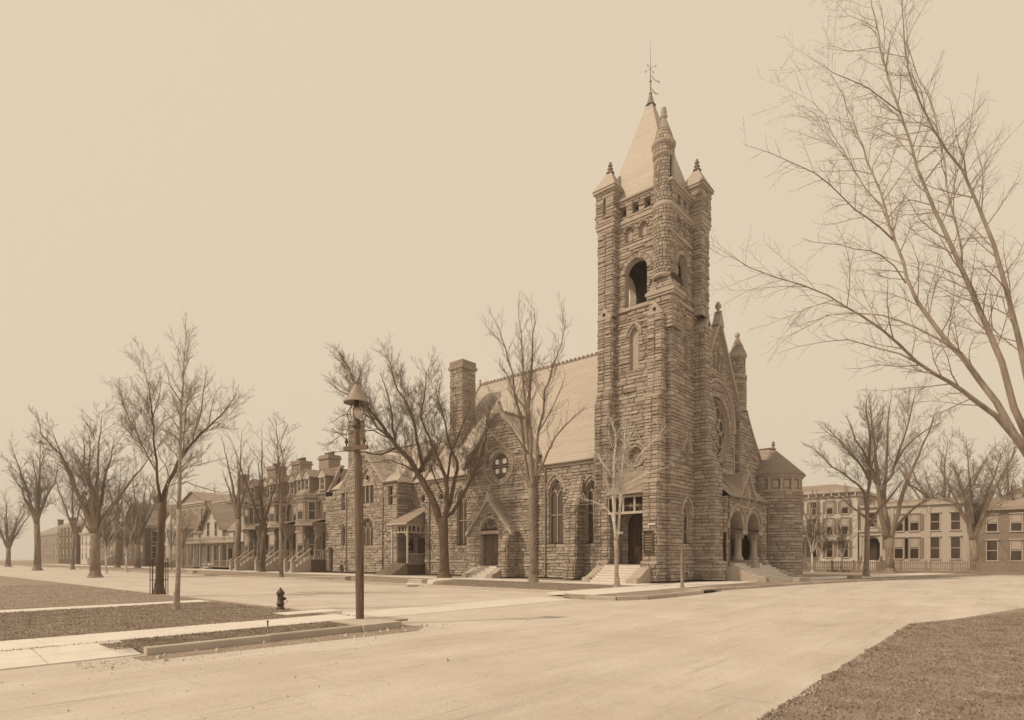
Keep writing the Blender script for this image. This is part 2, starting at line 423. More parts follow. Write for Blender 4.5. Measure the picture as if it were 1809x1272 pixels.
def hood(F,mb,pts,w_=.09,d=.1):
    P=[Vector(p) for p in F.P([p[0] for p in pts],[p[1] for p in pts],[d]*len(pts))]
    mb.tube(P,w_,5,smooth=False)
def sbox(F,mb,s0,s1,z0,z1,d0,d1,t=None):
    P=F.P([s0,s1,s1,s0,s0,s1,s1,s0],[z0,z0,z1,z1,z0,z0,z1,z1],[d0]*4+[d1]*4)
    mb.add(list(P),[(0,1,2,3),(7,6,5,4),(0,4,5,1),(1,5,6,2),(2,6,7,3),(3,7,4,0)],t)
def window(F,h,d,parent,glass='stained',mull=0,trans=(),mat_='trim',rim=.07,lattice=None):
    """window part (frame and tracery) with a pane sub-part"""
    mb=MB(); o=h.outline(14); bar(F,mb,o+[o[0]],d-.05,rim)
    for k in range(mull):
        s_=h.c-h.w/2+h.w*(k+1)/(mull+1); bar(F,mb,[(s_,h.z0),(s_,h.zs)],d-.05,.05)
    for z in trans: bar(F,mb,[(h.c-h.w/2,z),(h.c+h.w/2,z)],d-.05,.05)
    if mull and h.k in('point','round'):
        wd=h.w/(mull+1)
        for k in range(mull+1):
            c=h.c-h.w/2+wd*(k+.5); a=Hole('point',c,wd,0,h.zs-wd*.45).arc(0,8); bar(F,mb,a,d-.05,.045)
        cc=Hole('circle',h.c,min(h.w*.5,wd*.95),0,h.zs+h.w*.38); bar(F,mb,cc.arc(0,8),d-.05,.045)
    f=mb.build('window',mat_,parent)
    g=MB(); fill(F,h,d,g); p=g.build('pane',glass,f)
    return f
# =================================================================== ground
G=MB(); G.poly([(-480,-480,0),(620,-480,0),(620,620,0),(-480,620,0)]); 
road=G.build('road','road',kind='structure')
def sheet(name,pts,z,m,z0=-.05,kind='structure'):
    mb=MB(); mb.prism([(x,y,z0) for x,y in pts],(0,0,z-z0)); return mb.build(name,m,kind=kind)
# far block (church): kerb line follows the two streets
K_S=-13.7   # side street kerb x
cor=[(-13.7,-1.0),(-14.4,-2.3)]
front=[(-16.6,-3.9),(-15.9,-5.2),(-14.5,-5.9),(-12,-6.05),(-8.4,-6.05)]
right=[(-5.3,-5.6),(0,-6.2),(7.6,-7.3),(16,-9.2),(25.9,-11.4),(60,-19.5),(200,-52)]
blk=[(K_S,400)]+[(K_S,-.6),(-16.6,-2.6)]+front+right+[(400,-100),(400,400)]
sheet('lawn',blk,.15,'lawn')
def kerb(pts,z,name='kerb',wid=.16,zt=.165,step=1.4,m='kerb',root=None):
    base=MB(); 
    for i in range(len(pts)-1):
        a=Vector((*pts[i],0));b=Vector((*pts[i+1],0)); L=(b-a).length; d=(b-a)/L; nn=Vector((-d.y,d.x,0))*wid/2
        n=max(1,int(L/step))
        if L>60: n=max(1,int(L/12))
        for j in range(n):
            p=a+d*(L*j/n+.008); q=a+d*(L*(j+1)/n-.008); h=zt+rnd.uniform(-.012,.012); o=nn.normalized()*rnd.uniform(-.012,.012)
            mb=MB(); ch=.02
            P=[p-nn+o,q-nn+o,q+nn+o,p+nn+o]
            vs=[v+Vector((0,0,-.1)) for v in P]+[v+Vector((0,0,h-ch)) for v in P]+[v+(Vector((0,0,h))-(v-(p+q)/2-o).normalized()*0)+((nn if k<2 else -nn).normalized()*ch) for k,v in enumerate(P)]
            mb.add(vs,[(0,1,5,4),(1,2,6,5),(2,3,7,6),(3,0,4,7),(4,5,9,8),(5,6,10,9),(6,7,11,10),(7,4,8,11),(8,9,10,11)])
            o_=mb.build('kerb_stone',m,root)
kr=bpy.data.objects.new('kerb',None); col.objects.link(kr); kr['kind']='structure'
kerb([(K_S,150),(K_S,-.6)],.165,root=kr)
kerb([(-16.75,-4.0),(-16.1,-5.25),(-14.6,-5.98),(-12,-6.12),(-8.8,-6.12)],.165,root=kr,wid=.3,zt=.19)
kerb([(-4.9,-5.65),(0,-6.25),(7.6,-7.38),(16,-9.25),(25.9,-11.45),(60,-19.5)],.165,root=kr)
# dark catch-basin mouth between the two kerbs
mb=MB(); mb.box(-8.7,-7.0,-6.15,-5.6,.0,.13); mb.build('catch_basin_recess','dark',kr)
boxpart('kerb_lid','trim',kr,-8.8,-5.6,-6.0,-5.0,.13,.20)
# sidewalks built of flagstones
def flags(name,pts,wid,z,step,m='walk',offs=0):
    root=bpy.data.objects.new(name,None); col.objects.link(root); root['kind']='structure'
    for i in range(len(pts)-1):
        a=Vector((*pts[i],0));b=Vector((*pts[i+1],0)); L=(b-a).length; d=(b-a)/L; nn=Vector((-d.y,d.x,0))*wid/2
        D=((a+b)/2-CAM).length
        st=step if D<75 else step*4
        n=max(1,int(L/st))
        for j in range(n):
            p=a+d*(L*j/n+.012); q=a+d*(L*(j+1)/n-.012); h=z+rnd.uniform(-.004,.006)
            mb=MB(); mb.prism([p-nn+Vector((0,0,h-.1)),q-nn+Vector((0,0,h-.1)),q+nn+Vector((0,0,h-.1)),p+nn+Vector((0,0,h-.1))],(0,0,.1)); mb.build('flagstone',m,root)
    return root
flags('sidewalk',[(-4.3,170),(-4.3,-.6)],3.0,.172,1.9)
flags('sidewalk',[(-15.6,-2.3),(8,-2.9)],3.0,.180,2.0)
flags('sidewalk',[(8.0,-2.9),(13,-4.6),(25.9,-8.1),(60,-15.6),(120,-30)],3.2,.178,2.0)
flags('footpath',[(-13.8,11.5),(-11.5,14.0),(-9.5,15.8),(-5.9,17.2)],1.8,.170,1.4)
flags('footpath',[(-2.8,17.3),(-1.9,17.3)],1.8,.171,.9)
flags('footpath',[(-2.8,29.6),(-2.2,29.6)],2.0,.171,.6)
flags('footpath',[(-13.7,30),(-5.8,30)],1.1,.171,1.3)
# crosswalk of worn stone across the side street and across the front street at far left
def xwalk(pts,z=.012):
    mb=MB(); mb.prism([(x,y,z-.05) for x,y in pts],(0,0,.05)); mb.build('crosswalk','roadp',kind='structure')
xwalk([(-28.6,-3.6),(-16.9,-3.5),(-16.9,-1.2),(-28.6,-1.2)])
# near-left block
nb=[(-29.2,400),(-29.2,-5.6),(-29.7,-6.1),(-35.7,-6.1),(-35.75,-4.7),(-40.4,-4.7),(-40.4,-6.1),(-60,-6.1),(-400,-6.1),(-400,400)]
sheet('lawn',nb,.145,'lawn')
kn=bpy.data.objects.new('kerb',None); col.objects.link(kn); kn['kind']='structure'
kerb([(-35.75,-6.18),(-30.5,-6.18)],.2,root=kn,wid=.2,zt=.17,step=1.9)
kerb([(-46,-6.18),(-41,-6.18)],.2,root=kn,wid=.2,zt=.17,step=1.9)
kerb([(-29.12,-3.4),(-29.12,60)],.2,root=kn,wid=.14,zt=.15,step=1.9)
boxpart('kerb_block','kerb',kn,-30.6,-29.35,-6.35,-4.6,-.05,.185)
boxpart('kerb_block','kerb',kn,-29.35,-29.05,-5.1,-3.9,-.05,.20)
boxpart('drain_mouth','dark',kn,-29.35,-29.0,-5.9,-5.12,.0,.14)
boxpart('drain_lid','kerb',kn,-29.36,-28.92,-6.1,-5.1,.15,.21)
flags('sidewalk',[(-60,-3.75),(-29.3,-3.75)],1.75,.168,1.5)
flags('footpath',[(-60,6.5),(-29.6,6.5)],1.35,.165,1.5)
rmp=bpy.data.objects.new('crossing_ramp',None); col.objects.link(rmp); rmp['kind']='structure'
for i in range(3):
    for j in range(2):
        x0=-40.35+i*1.53; y0=-4.66-j*.72; za,zb=.168-j*.07,.168-(j+1)*.07
        mb=MB(); mb.add([(x0,y0,za),(x0+1.51,y0,za),(x0+1.51,y0-.7,zb),(x0,y0-.7,zb),(x0,y0,-.05),(x0+1.51,y0,-.05),(x0+1.51,y0-.7,-.05),(x0,y0-.7,-.05)],[(0,1,2,3),(0,4,5,1),(1,5,6,2),(2,6,7,3),(3,7,4,0)]); mb.build('flagstone','walk',rmp)
boxpart('paving_slab','walk',kn,-30.4,-28.4,-1.9,-1.0,.0,.165)
# near-right corner lawn, its edge runs toward the camera
P0,_=gnd(1490,1183,.12); P1,_=gnd(1612,1103,.12)
WO=Vector((RV.x,RV.y,0))*1.75
d_=(P1-P0).normalized(); 
er=random.Random(9); eL=(P1-P0).length+14; ep=[]
for i in range(120): q_=P0-d_*14+d_*(eL*i/119); j_=er.gauss(0,.035)+.06*math.sin(i*.37)+.04*math.sin(i*1.1); ep.append((q_.x-d_.y*j_,q_.y+d_.x*j_))
sheet('lawn',ep+[(P1.x+.5,P1.y-.1),(P1.x+1.6,P1.y-.6),(P1.x+60,P1.y-14),(P1.x+60,P1.y-60),(P0.x,P0.y-60)],.14,'lawn')
# road verge of loose dirt along kerbs
mb=MB(); mb.prism([(-36,-6.9,-.04),(-29.5,-7.2,-.04),(-28.3,-6.3,-.04),(-29.0,-6.2,-.04),(-36,-6.25,-.04)],(0,0,.046)); mb.build('gutter_dirt','earth',kind='structure')
# grass blades
def blades(name,poly,n,h,seed,label=None):
    q=np.random.RandomState(seed); xs=[p[0] for p in poly]; ys=[p[1] for p in poly]
    pts=[]
    X=q.uniform(min(xs),max(xs),n*3);Y=q.uniform(min(ys),max(ys),n*3)
    ins=np.zeros(len(X),bool); m=len(poly)
    for i in range(m):
        x1,y1=poly[i];x2,y2=poly[(i+1)%m]
        c=((y1>Y)!=(y2>Y))&(X<(x2-x1)*(Y-y1)/(y2-y1+1e-12)+x1); ins^=c
    X=X[ins][:n];Y=Y[ins][:n];k=len(X)
    a=q.uniform(0,2*math.pi,k);hh=h*q.uniform(.5,1.4,k);w_=.008+.012*q.rand(k)
    dx=np.cos(a)*w_;dy=np.sin(a)*w_;lx=q.normal(0,.5,k)*hh;ly=q.normal(0,.5,k)*hh
    V=np.empty((k*3,3));V[0::3]=np.stack([X-dx,Y-dy,np.full(k,.14)],1);V[1::3]=np.stack([X+dx,Y+dy,np.full(k,.14)],1);V[2::3]=np.stack([X+lx,Y+ly,.145+hh],1)
    me=bpy.data.meshes.new(name); me.vertices.add(k*3); me.vertices.foreach_set('co',V.ravel()); me.loops.add(k*3); me.loops.foreach_set('vertex_index',np.arange(k*3)); me.polygons.add(k); me.polygons.foreach_set('loop_start',np.arange(0,k*3,3)); me.update(calc_edges=True)
    me.materials.append(M['grass']); o=bpy.data.objects.new(name,me); col.objects.link(o); o['kind']='stuff'
blades('grass',[(-29.4,-2.7),(-29.6,5.6),(-46,5.6),(-46,-2.7)],60000,.024,1)
blades('grass',[(-30.8,-5.95),(-30.2,-4.75),(-36.2,-4.75),(-36.2,-5.95)],9000,.022,2)
blades('grass',[(-29.4,7.4),(-29.4,30),(-60,30),(-60,7.4)],26000,.035,3)
for (xa,xb,yc) in ((-50,-29.6,-2.86),(-50,-30.6,-4.66),(-50,-29.8,5.8),(-50,-29.8,7.2)): blades('grass',[(xa,yc-.07),(xb,yc-.07),(xb,yc+.07),(xa,yc+.07)],2600,.045,int(abs(yc)*10))
blades('grass',[(-35.6,-6.06),(-30.7,-6.06),(-30.7,-5.9),(-35.6,-5.9)],900,.035,77)
q9=P0-d_*8; blades('grass',[(q9.x-.1,q9.y+.05),(P1.x-.1,P1.y+.05),(P1.x+.25,P1.y-.1),(q9.x+.25,q9.y-.1)],3000,.025,78)
blades('grass',[(P0.x-d_.x*5+.05,P0.y-d_.y*5-.03),(P1.x+.03,P1.y-.02),(P1.x+9,P1.y-3.0),(P1.x+9,P1.y-9),(P0.x+3,P0.y-7)],80000,.015,4)
blades('grass',[(-6,-.4),(-6,16),(-13.4,10.5),(-13.4,-.3)],18000,.05,5)
# small stones, clods and ruts' debris scattered on the road
q=np.random.RandomState(5); mb=MB()
for i in range(2600):
    u=q.rand()
    if i%3==0: x=q.uniform(-37,-28);y=-6.3-abs(q.normal(0,.7)); 
    else: x=q.uniform(-40,20); y=q.uniform(-20,-6.5)
    s_=q.uniform(.008,.03)*(1+2*(q.rand()<.04))
    mb.add([(x+s_,y,0),(x-s_*.5,y+s_*.8,0),(x-s_*.6,y-s_*.8,0),(x,y,s_*.9)],[(0,1,3),(1,2,3),(2,0,3)])
mb.build('road_grit','road',kind='stuff')

# =================================================================== church
ch=thing('stone_church','rock-faced sandstone church with a tall pinnacled corner tower and pale slate roofs','church',(2.6,3,.25))
ms=Masonry(3,.25,33)
trim=MB(); dark=MB(); TX,TY=5.2,5.95
A=FX(0); B=FY(0); Cb=Frame((0,TY,0),(1,0,0),(0,1,0)); Dd=Frame((TX,0,0),(0,1,0),(1,0,0))
lanc=Hole('point',2.95,.74,16.1,18.7,.22); rw=Hole('circle',2.9,1.15,0,9.7,.28); bel=Hole('round',2.82,1.85,20.95,23.55,.42)
bl=[Hole('round',c,.62,25.9,26.75,.2) for c in (3.42,2.2)]; sq=[Hole('rect',c,.5,27.98,28.7) for c in (3.9,2.85,1.85)]
recess=Hole('rect',3.05,3.1,.25,6.6)
ms.wall(A,0,TY,.25,20.6,holes=[lanc,rw,recess]); ms.wall(A,0,TY,20.6,29.1,holes=[bel]+bl+sq,inner=.55)
f1=Hole('point',2.3,.5,15.9,18.2,.2);f2=Hole('point',3.45,.42,15.9,17.75,.2);f3=Hole('point',2.55,.85,8.9,9.9,.24);f4=Hole('point',2.55,1.25,3.0,5.1,.28);f5=Hole('round',2.6,.62,.25,.75,.2)
belf=Hole('round',1.95,1.7,20.95,23.65,.38); blf=[Hole('round',c,.5,25.9,26.8,.16) for c in (1.25,2.2,3.1)]; sqf=[Hole('rect',c,.48,27.98,28.7) for c in (1.3,2.25,3.2)]
ms.wall(B,0,TX,.25,20.6,holes=[f1,f2,f3,f4,f5]); ms.wall(B,0,TX,20.6,29.1,holes=[belf]+blf+sqf,inner=.55)
ms.wall(Cb,0,TX,.25,20.6,stones=False);ms.wall(Cb,0,TX,20.6,29.1,holes=[Hole('round',3.4,2.4,20.95,24.0,.38)],inner=.55,stones=True)
ms.wall(Dd,0,TY,.25,20.6,stones=False);ms.wall(Dd,0,TY,20.6,29.1,holes=[Hole('round',2.82,1.85,20.95,23.55,.38)],inner=.55,stones=True)
rv=MB()
for h in [bel]+sq: ms.reveal(A,h,.55,rv)
for h in [belf]+sqf: ms.reveal(B,h,.55,rv)
ms.reveal(Cb,Hole('round',3.4,2.4,20.95,24.0),.55,rv); ms.reveal(Dd,Hole('round',2.82,1.85,20.95,23.55),.55,rv)
for h in [lanc,rw]: ms.reveal(A,h,.4,rv)
for h in [f1,f2,f3,f4,f5]: ms.reveal(B,h,.38,rv)
for h in bl: ms.reveal(A,h,.22,rv); 
for h in blf: ms.reveal(B,h,.22,rv)
for h in bl: fill(A,h,.22,trim)
for h in blf: fill(B,h,.22,trim)
fill(A,lanc,.22,trim)
for h in (f1,f2): window(B,h,.3,ch,'stained',0)
window(B,f3,.3,ch,'stained',1); window(B,f4,.3,ch,'stained',1,(3.9,)); window(A,rw,.3,ch,'shutter',0)
window(B,f5,.3,ch,'dark',0)
hood(B,trim,f3.arc(.28,10)+[]); hood(B,trim,f4.arc(.34,12)); hood(A,trim,lanc.arc(.26,10)); hood(A,trim,Hole('circle',2.9,1.15,0,9.7).arc(.34,12))
for c,z in ((2.55,-.0),):
    hood(B,trim,[(2.1,10.9),(2.55,11.9),(3.0,10.9)],.06); 
hood(A,trim,[(2.2,10.5),(2.9,11.7),(3.6,10.5)],.06)
# belfry floor, bell beams
rv.box(.3,TX-.3,.3,TY-.3,20.3,20.7); rv.box(.3,TX-.3,.3,TY-.3,27.4,27.7)
# strings and cornice (kept 60-120 mm proud)
def ringstr(mb,z,h,p,x0=0,x1=TX,y0=0,y1=TY):
    mb.box(x0-p,x1+p,y0-p,y0+.05,z,z+h);mb.box(x0-p,x1+p,y1-.05,y1+p,z,z+h);mb.box(x0-p,x0+.05,y0+.05,y1-.05,z,z+h);mb.box(x1-.05,x1+p,y0+.05,y1-.05,z,z+h)
for z,h,p in ((20.68,.24,.16),(25.45,.2,.12),(27.38,.26,.16),(27.20,.16,.09),(28.95,.16,.14),(29.12,.16,.26)): ringstr(trim,z,h,p)
# corner piers with pinnacles
def pier(x0,x1,y0,y1,flip):
    tb=MB()
    for (z0,z1,e) in ((20.4,27.1,0),(27.7,30.05,.12)):
        for F,s0,s1 in ((FX(x0-e),y0-e,y1+e),(FY(y0-e),x0-e,x1+e)):
            hs=[]
            if e and F.U[1]==1 and not flip: hs=[Hole('rect',(y0+y1)/2,.16,28.3,29.6)]
            if e and F.U[0]==1 and flip: hs=[Hole('rect',(x0+x1)/2,.14,28.3,29.6)]
            ms.wall(F,s0,s1,z0,z1,holes=hs)
            for h in hs: fill(F,h,.3,dark); ms.reveal(F,h,.3,rv)
        ms.wall(Frame((x0-e,y1+e,0),(1,0,0),(0,1,0)),0,x1-x0+2*e,z0,z1); ms.wall(Frame((x1+e,y0-e,0),(0,1,0),(1,0,0)),0,y1-y0+2*e,z0,z1)
    cx,cy=(x0+x1)/2,(y0+y1)/2
    # corbelled collar
    for i,(e,z0,z1) in enumerate(((.05,27.1,27.3),(.13,27.3,27.58),(.18,27.58,27.75),(.18,29.98,30.12),(.3,30.12,30.32))):
        tb.box(x0-e,x1+e,y0-e,y1+e,z0,z1)
    tb.split('cornice','trim',ch)
    rb=MB(); e=.34; c4=[(x0-e,y0-e,30.32),(x1+e,y0-e,30.32),(x1+e,y1+e,30.32),(x0-e,y1+e,30.32)]; t=.12
    top=[(cx-t,cy-t,32.0),(cx+t,cy-t,32.0),(cx+t,cy+t,32.0),(cx-t,cy+t,32.0)]
    for i in range(4): slates(rb,c4[i],c4[(i+1)%4],top[(i+1)%4],top[i],.2,.02)
    rb.build('pinnacle_roof','slate',ch)
    fb=MB(); fb.lathe((cx,cy,31.85),[(0,0),(.34,0),(.3,.12),(.14,.2),(.12,.3),(.24,.38),(.1,.48),(.09,.56),(.2,.64),(.08,.74),(.13,.84),(.02,.98)],10); fb.build('finial','lead',ch)
pier(-.6,.75,4.45,5.8,False)
pier(3.55,4.85,-.75,.55,True)
# front and side buttresses of the tower
btL=FX(0)
ms.buttress(btL,4.6,5.8,[(.25,1.25),(1.6,1.25),(1.62,1.1),(13.6,1.05),(15.1,.62),(20.3,.62)],trim); ms.gablet(btL,4.6,5.8,20.3,.95,.62,trim)
ms.buttress(btL,.38,1.5,[(.25,1.5),(1.6,1.5),(1.62,1.35),(7.4,1.35),(8.3,1.12),(13.6,.98),(13.62,.9),(15.0,.6),(19.6,.6)],trim); ms.gablet(btL,.38,1.5,19.6,1.0,.6,trim)
sbox(btL,trim,.3,1.58,7.34,7.52,1.3,1.5); sbox(btL,trim,.32,1.56,13.55,13.72,.9,1.1)
btR=FY(0)
ms.buttress(btR,3.85,5.2,[(.25,1.95),(1.6,1.95),(1.62,1.72),(8.6,1.65),(9.9,1.15),(13.6,1.08),(14.8,.86),(19.5,.86)],trim); ms.gablet(btR,3.85,5.2,19.5,1.0,.86,trim)
for (F,s,z,p) in ((btL,5.2,20.55,.72),(btL,.94,19.85,.7),(btR,4.5,19.75,.96)):
    sbox(F,dark,s-.11,s+.11,z-.0,z+.22,p-.02,p+.015)
# plinth water table
sbox(A,trim,0,.38,1.55,1.68,0,.14); sbox(B,trim,0,3.85,1.55,1.68,0,.14); sbox(btL,trim,.3,1.58,1.55,1.68,1.3,1.56); sbox(btL,trim,4.5,5.9,1.55,1.68,1.05,1.32); sbox(btR,trim,3.77,5.28,1.55,1.68,1.7,2.02)
sbox(A,trim,1.9,3.9,19.9,19.9+.001,0,.0) if False else None
# round corner turret
tc=(.12,.62)
ms.wall(Cyl(tc,.73),R(95)*.73,R(358)*.73,22.4,27.3,dep=(.03,.07)); ms.wall(Cyl(tc,.67),0,R(360)*.67,27.6,31.1,holes=[Hole('rect',.67*R(255),.13,28.4,31.0)],dep=(.02,.055))
tb=MB()
tb.lathe((*tc,0),[(.73,27.2),(.83,27.3),(.86,27.45),(.81,27.6),(.67,27.65)],28); tb.lathe((*tc,0),[(.67,31.0),(.78,31.1),(.81,31.2),(.76,31.28),(.74,31.3)],28); tb.lathe((*tc,0),[(.77,31.8),(.86,31.9),(.89,32.05),(.8,32.15)],28)
tb.lathe((*tc,0),[(.70,22.2),(.84,22.28),(.87,22.42),(.75,22.52)],28)
tb.split('turret_string_course','trim',ch)
ms.wall(Cyl(tc,.75),0,R(360)*.75,31.3,31.8,dep=(.02,.05))
ms.wall(Cyl(tc,.77,off=lambda z:-(z-32.15)/2.0*.66),0,R(360)*.77,32.15,33.9,dep=(.02,.05))
fb=MB(); fb.lathe((*tc,33.8),[(.16,0),(.2,.1),(.14,.2),(.27,.28),(.27,.4),(.14,.46),(.22,.56),(.24,.68),(.13,.74),(.2,.84),(.16,1.0),(.03,1.1)],12); fb.build('finial','trim',ch)
# square corbel under the turret, splayed up to the round
sp=MB()
def splay(z0,e0,z1,e1):
    a=[(tc[0]-e0-.0,tc[1]-e0),(tc[0]+e0,tc[1]-e0),(tc[0]+e0,tc[1]+e0),(tc[0]-e0,tc[1]+e0)]
for i in range(5):
    f0,f1=i/5,(i+1)/5; e0=1.0-.0*f0
    for F,s0,s1 in ((FX(-.36-.12*-f0*1.0),-.38+.30*f0,1.60-.30*f0),(FY(-.36+.26*f0),-.36+.12*f0,1.3-.45*f0)):
        ms.wall(F,s0,s1,21.35+.19*i,21.35+.19*(i+1),back=True)
sp.box(-.3,1.3,-.3,1.5,21.3,22.4); sp.build('turret_corbel','mortar',ch)
trim.box(-.5,1.5,-.5,1.8,21.12,21.36); trim.box(-.42,1.4,-.42,1.7,20.94,21.12)
ms.wall(FX(-.22),-.22,1.6,18.6,20.95);ms.wall(FY(-.22),-.22,1.3,18.6,20.95); 
# spire
sb=MB(); e=.1; q4=[(-.05+e,e,29.28),(TX-e,e,29.28),(TX-e,TY-e,29.28),(e,TY-e,29.28)]; q5=[(.45,.55,30.3),(TX-.5,.55,30.3),(TX-.5,TY-.6,30.3),(.45,TY-.6,30.3)]; cx,cy=2.5,2.95
q6=[(cx-.22,cy-.22,37.6),(cx+.22,cy-.22,37.6),(cx+.22,cy+.22,37.6),(cx-.22,cy+.22,37.6)]
for i in range(4): slates(sb,q4[i],q4[(i+1)%4],q5[(i+1)%4],q5[i],.24,.02); slates(sb,q5[i],q5[(i+1)%4],q6[(i+1)%4],q6[i],.24,.02)
sb.build('spire','slate',ch)
vb=MB(); vb.lathe((cx,cy,37.45),[(.42,0),(.3,.15),(.16,.7),(.1,.9),(.16,1.0),(.05,1.1),(.045,2.0)],10)
vb.tube([(cx,cy,39.2),(cx,cy,42.6)],[.035,.01],5); vb.lathe((cx,cy,39.3),[(.03,0),(.12,.1),(.03,.2)],8)
for dx,dy in ((1,0),(0,1),(-1,0),(0,-1)):
    vb.tube([(cx,cy,40.4),(cx+dx*.45,cy+dy*.45,40.4)],.012,4); vb.box(cx+dx*.45-.03,cx+dx*.45+.03,cy+dy*.45-.03,cy+dy*.45+.03,40.34,40.46)
vb.tube([(cx-.1,cy,38.9),(cx+.3,cy-.32,38.4),(cx+.42,cy-.45,38.45)],.035,4); vb.tube([(cx-.05,cy,39.9),(cx+.2,cy-.25,39.5),(cx+.45,cy-.5,39.35)],.03,4); vb.box(cx+.38,cx+.5,cy-.52,cy-.5,39.25,39.42)
vb.build('weather_vane','lead',ch)
# tower doorway: recess between the buttresses
rc=MB()
rc.poly([(0,1.5,.25),(.9,1.5,.25),(.9,1.5,6.6),(0,1.5,6.6)]);rc.poly([(0,4.6,.25),(.9,4.6,.25),(.9,4.6,6.6),(0,4.6,6.6)]); rc.poly([(0,1.5,6.6),(.9,1.5,6.6),(.9,4.6,6.6),(0,4.6,6.6)])
rc.poly([(-1.3,1.4,1.42),(.9,1.4,1.42),(.9,4.7,1.42),(-1.3,4.7,1.42)])
rc.build('porch_lining','trim',ch)
dh=Hole('round',2.85,2.3,1.42,4.4,.3); ms.wall(FX(.9),1.5,4.6,1.42,6.6,holes=[dh])
dr=MB(); fill(FX(.9),dh,.12,dr); dr_o=dr.build('door','wooddk',ch)
db=MB()
for k in range(9): sbox(FX(.9),db,1.78+k*.24,1.78+k*.24+.21,1.45,4.3,-.12,-.07)
db.build('door_board','wooddk',dr_o); hb=MB(); hb.tube([(.84,2.5,2.6),(.78,2.5,2.6),(.78,2.5,2.9)],.025,5); hb.build('handle','iron',dr_o)
tf=MB(); F12=FX(-1.0)
sbox(F12,tf,1.5,4.65,5.2,5.38,-.08,.08); sbox(F12,tf,1.5,4.65,6.42,6.62,-.08,.1)
for c in (1.58,2.35,3.3,4.0,4.6): sbox(F12,tf,c-.07,c+.07,5.38,6.42,-.07,.07)
tfo=tf.build('transom','painted',ch); pb=MB(); pb.poly([(-1.0,1.5,5.3),(-1.0,4.6,5.3),(-1.0,4.6,6.5),(-1.0,1.5,6.5)]); pb.build('transom_pane','dark',tfo)
rb=MB(); slates(rb,(-1.35,4.62,6.66),(-1.35,1.48,6.66),(.0,1.48,8.6),(.0,4.62,8.6),.2,.02); rb.prism([(-1.3,4.6,6.55),(0,4.6,6.55),(0,4.6,8.5)],(0,-3.1,0)); rb.build('porch_roof','slated',ch)
gb=MB(); gb.tube([(-1.42,1.5,6.66),(-1.42,4.62,6.62)],.06,6); gb.split('gutter','lead',ch)
def steps(F,s0,s1,n,zt,zb,tread,parent,d0=0,m='walk'):
    h=(zt-zb)/n
    for i in range(n):
        mb=MB(); sbox(F,mb,s0,s1,zb-.02 if i==0 else zb,zb+h*(i+1),d0+(n-1-i)*tread+.0,d0+(n-i)*tread); 
        sbox(F,mb,s0-.02,s1+.02,zb+h*(i+1)-.04,zb+h*(i+1)+.004,d0+(n-1-i)*tread,d0+(n-i)*tread+.035); mb.build('step',m,parent)
def cheek(F,s0,s1,zb,zt,d0,d1,parent,m='trim'):
    O,U,Nn=F.O,F.U,F.N; mb=MB(); prof=[(d0,zb),(d1,zb)]+[(d1+(.0),zb+.35)]+[(d1-(d1-d0)*f,zb+.35+(zt-zb-.35)*(math.sin((f)*math.pi-math.pi/2)*.5+.5)) for f in (.2,.35,.5,.65,.8)]+[(d0,zt)]
    mb.prism([tuple(O+U*s0+Nn*d+np.array([0,0,z])) for d,z in prof],tuple(U*(s1-s0))); return mb.build('step_cheek',m,parent)
steps(FX(-1.3),1.55,4.6,7,1.42,.17,.33,ch)
cheek(FX(-1.3),4.62,5.2,.15,1.35,0,2.4,ch); cheek(FX(-1.5),.75,1.52,.15,1.3,0,2.1,ch)
# ---------------- nave
NX=.8; EZ=9.9; RX,RZ=9.0,21.6; NY1=28
def npoint(c,w_=1.5,z0=3.15,z1=8.6): return Hole('point',c,w_,z0,z1-.866*w_*.93,.26)
W=[npoint(10.95),npoint(22.45,1.4),npoint(7.3,1.15,3.1,8.2)]
n1=FX(NX)
ms.wall(n1,TY,13.0,.25,EZ,holes=[W[0],W[2],Hole('round',8.55,.01,.2,.3)]); ms.wall(n1,21.2,NY1,.25,EZ,holes=[W[1],Hole('circle',25.5,.7,0,8.1,.2)])
for h in W: ms.reveal(n1,h,.35,rv); window(n1,h,.3,ch,'stained',1,(5.6,)); hood(n1,trim,h.arc(.32,12))
q=Hole('circle',25.5,.7,0,8.1); ms.reveal(n1,q,.3,rv); window(n1,q,.25,ch,'stained')
sbox(n1,trim,TY,13,1.5,1.64,0,.12); sbox(n1,trim,21.2,NY1,1.5,1.64,0,.12)
sbox(n1,trim,TY,13,EZ-.25,EZ-.02,0,.2); sbox(n1,trim,21.2,NY1,EZ-.25,EZ-.02,0,.2)
ms.buttress(n1,8.05,9.1,[(.25,1.5),(1.5,1.5),(1.52,1.3),(6.0,1.18),(8.75,.12)],trim)
b5=Hole('round',6.75,.6,.25,.75,.18)
gbt=MB()
gbt.tube([(NX-.28,TY,EZ+.02),(NX-.28,13,EZ)],.09,6); gbt.tube([(NX-.28,21.2,EZ+.02),(NX-.28,NY1,EZ)],.09,6); gbt.split('gutter','lead',ch)
for y in (12.0,27.2):
    mb=MB(); mb.tube([(NX-.2,y,EZ-.1),(NX-.16,y,EZ-.6),(NX-.16,y,.5),(NX-.35,y,.28)],.075,7); mb.build('downpipe','lead',ch)
rf=MB(); slates(rf,(NX-.25,NY1,EZ+.05),(NX-.25,.3,EZ+.05),(RX,.3,RZ),(RX,NY1,RZ),.27,.028); slates(rf,(17.4,.3,EZ+.05),(17.4,NY1,EZ+.05),(RX,NY1,RZ),(RX,.3,RZ),.5,.028)
rf.build('nave_roof','slate',ch)
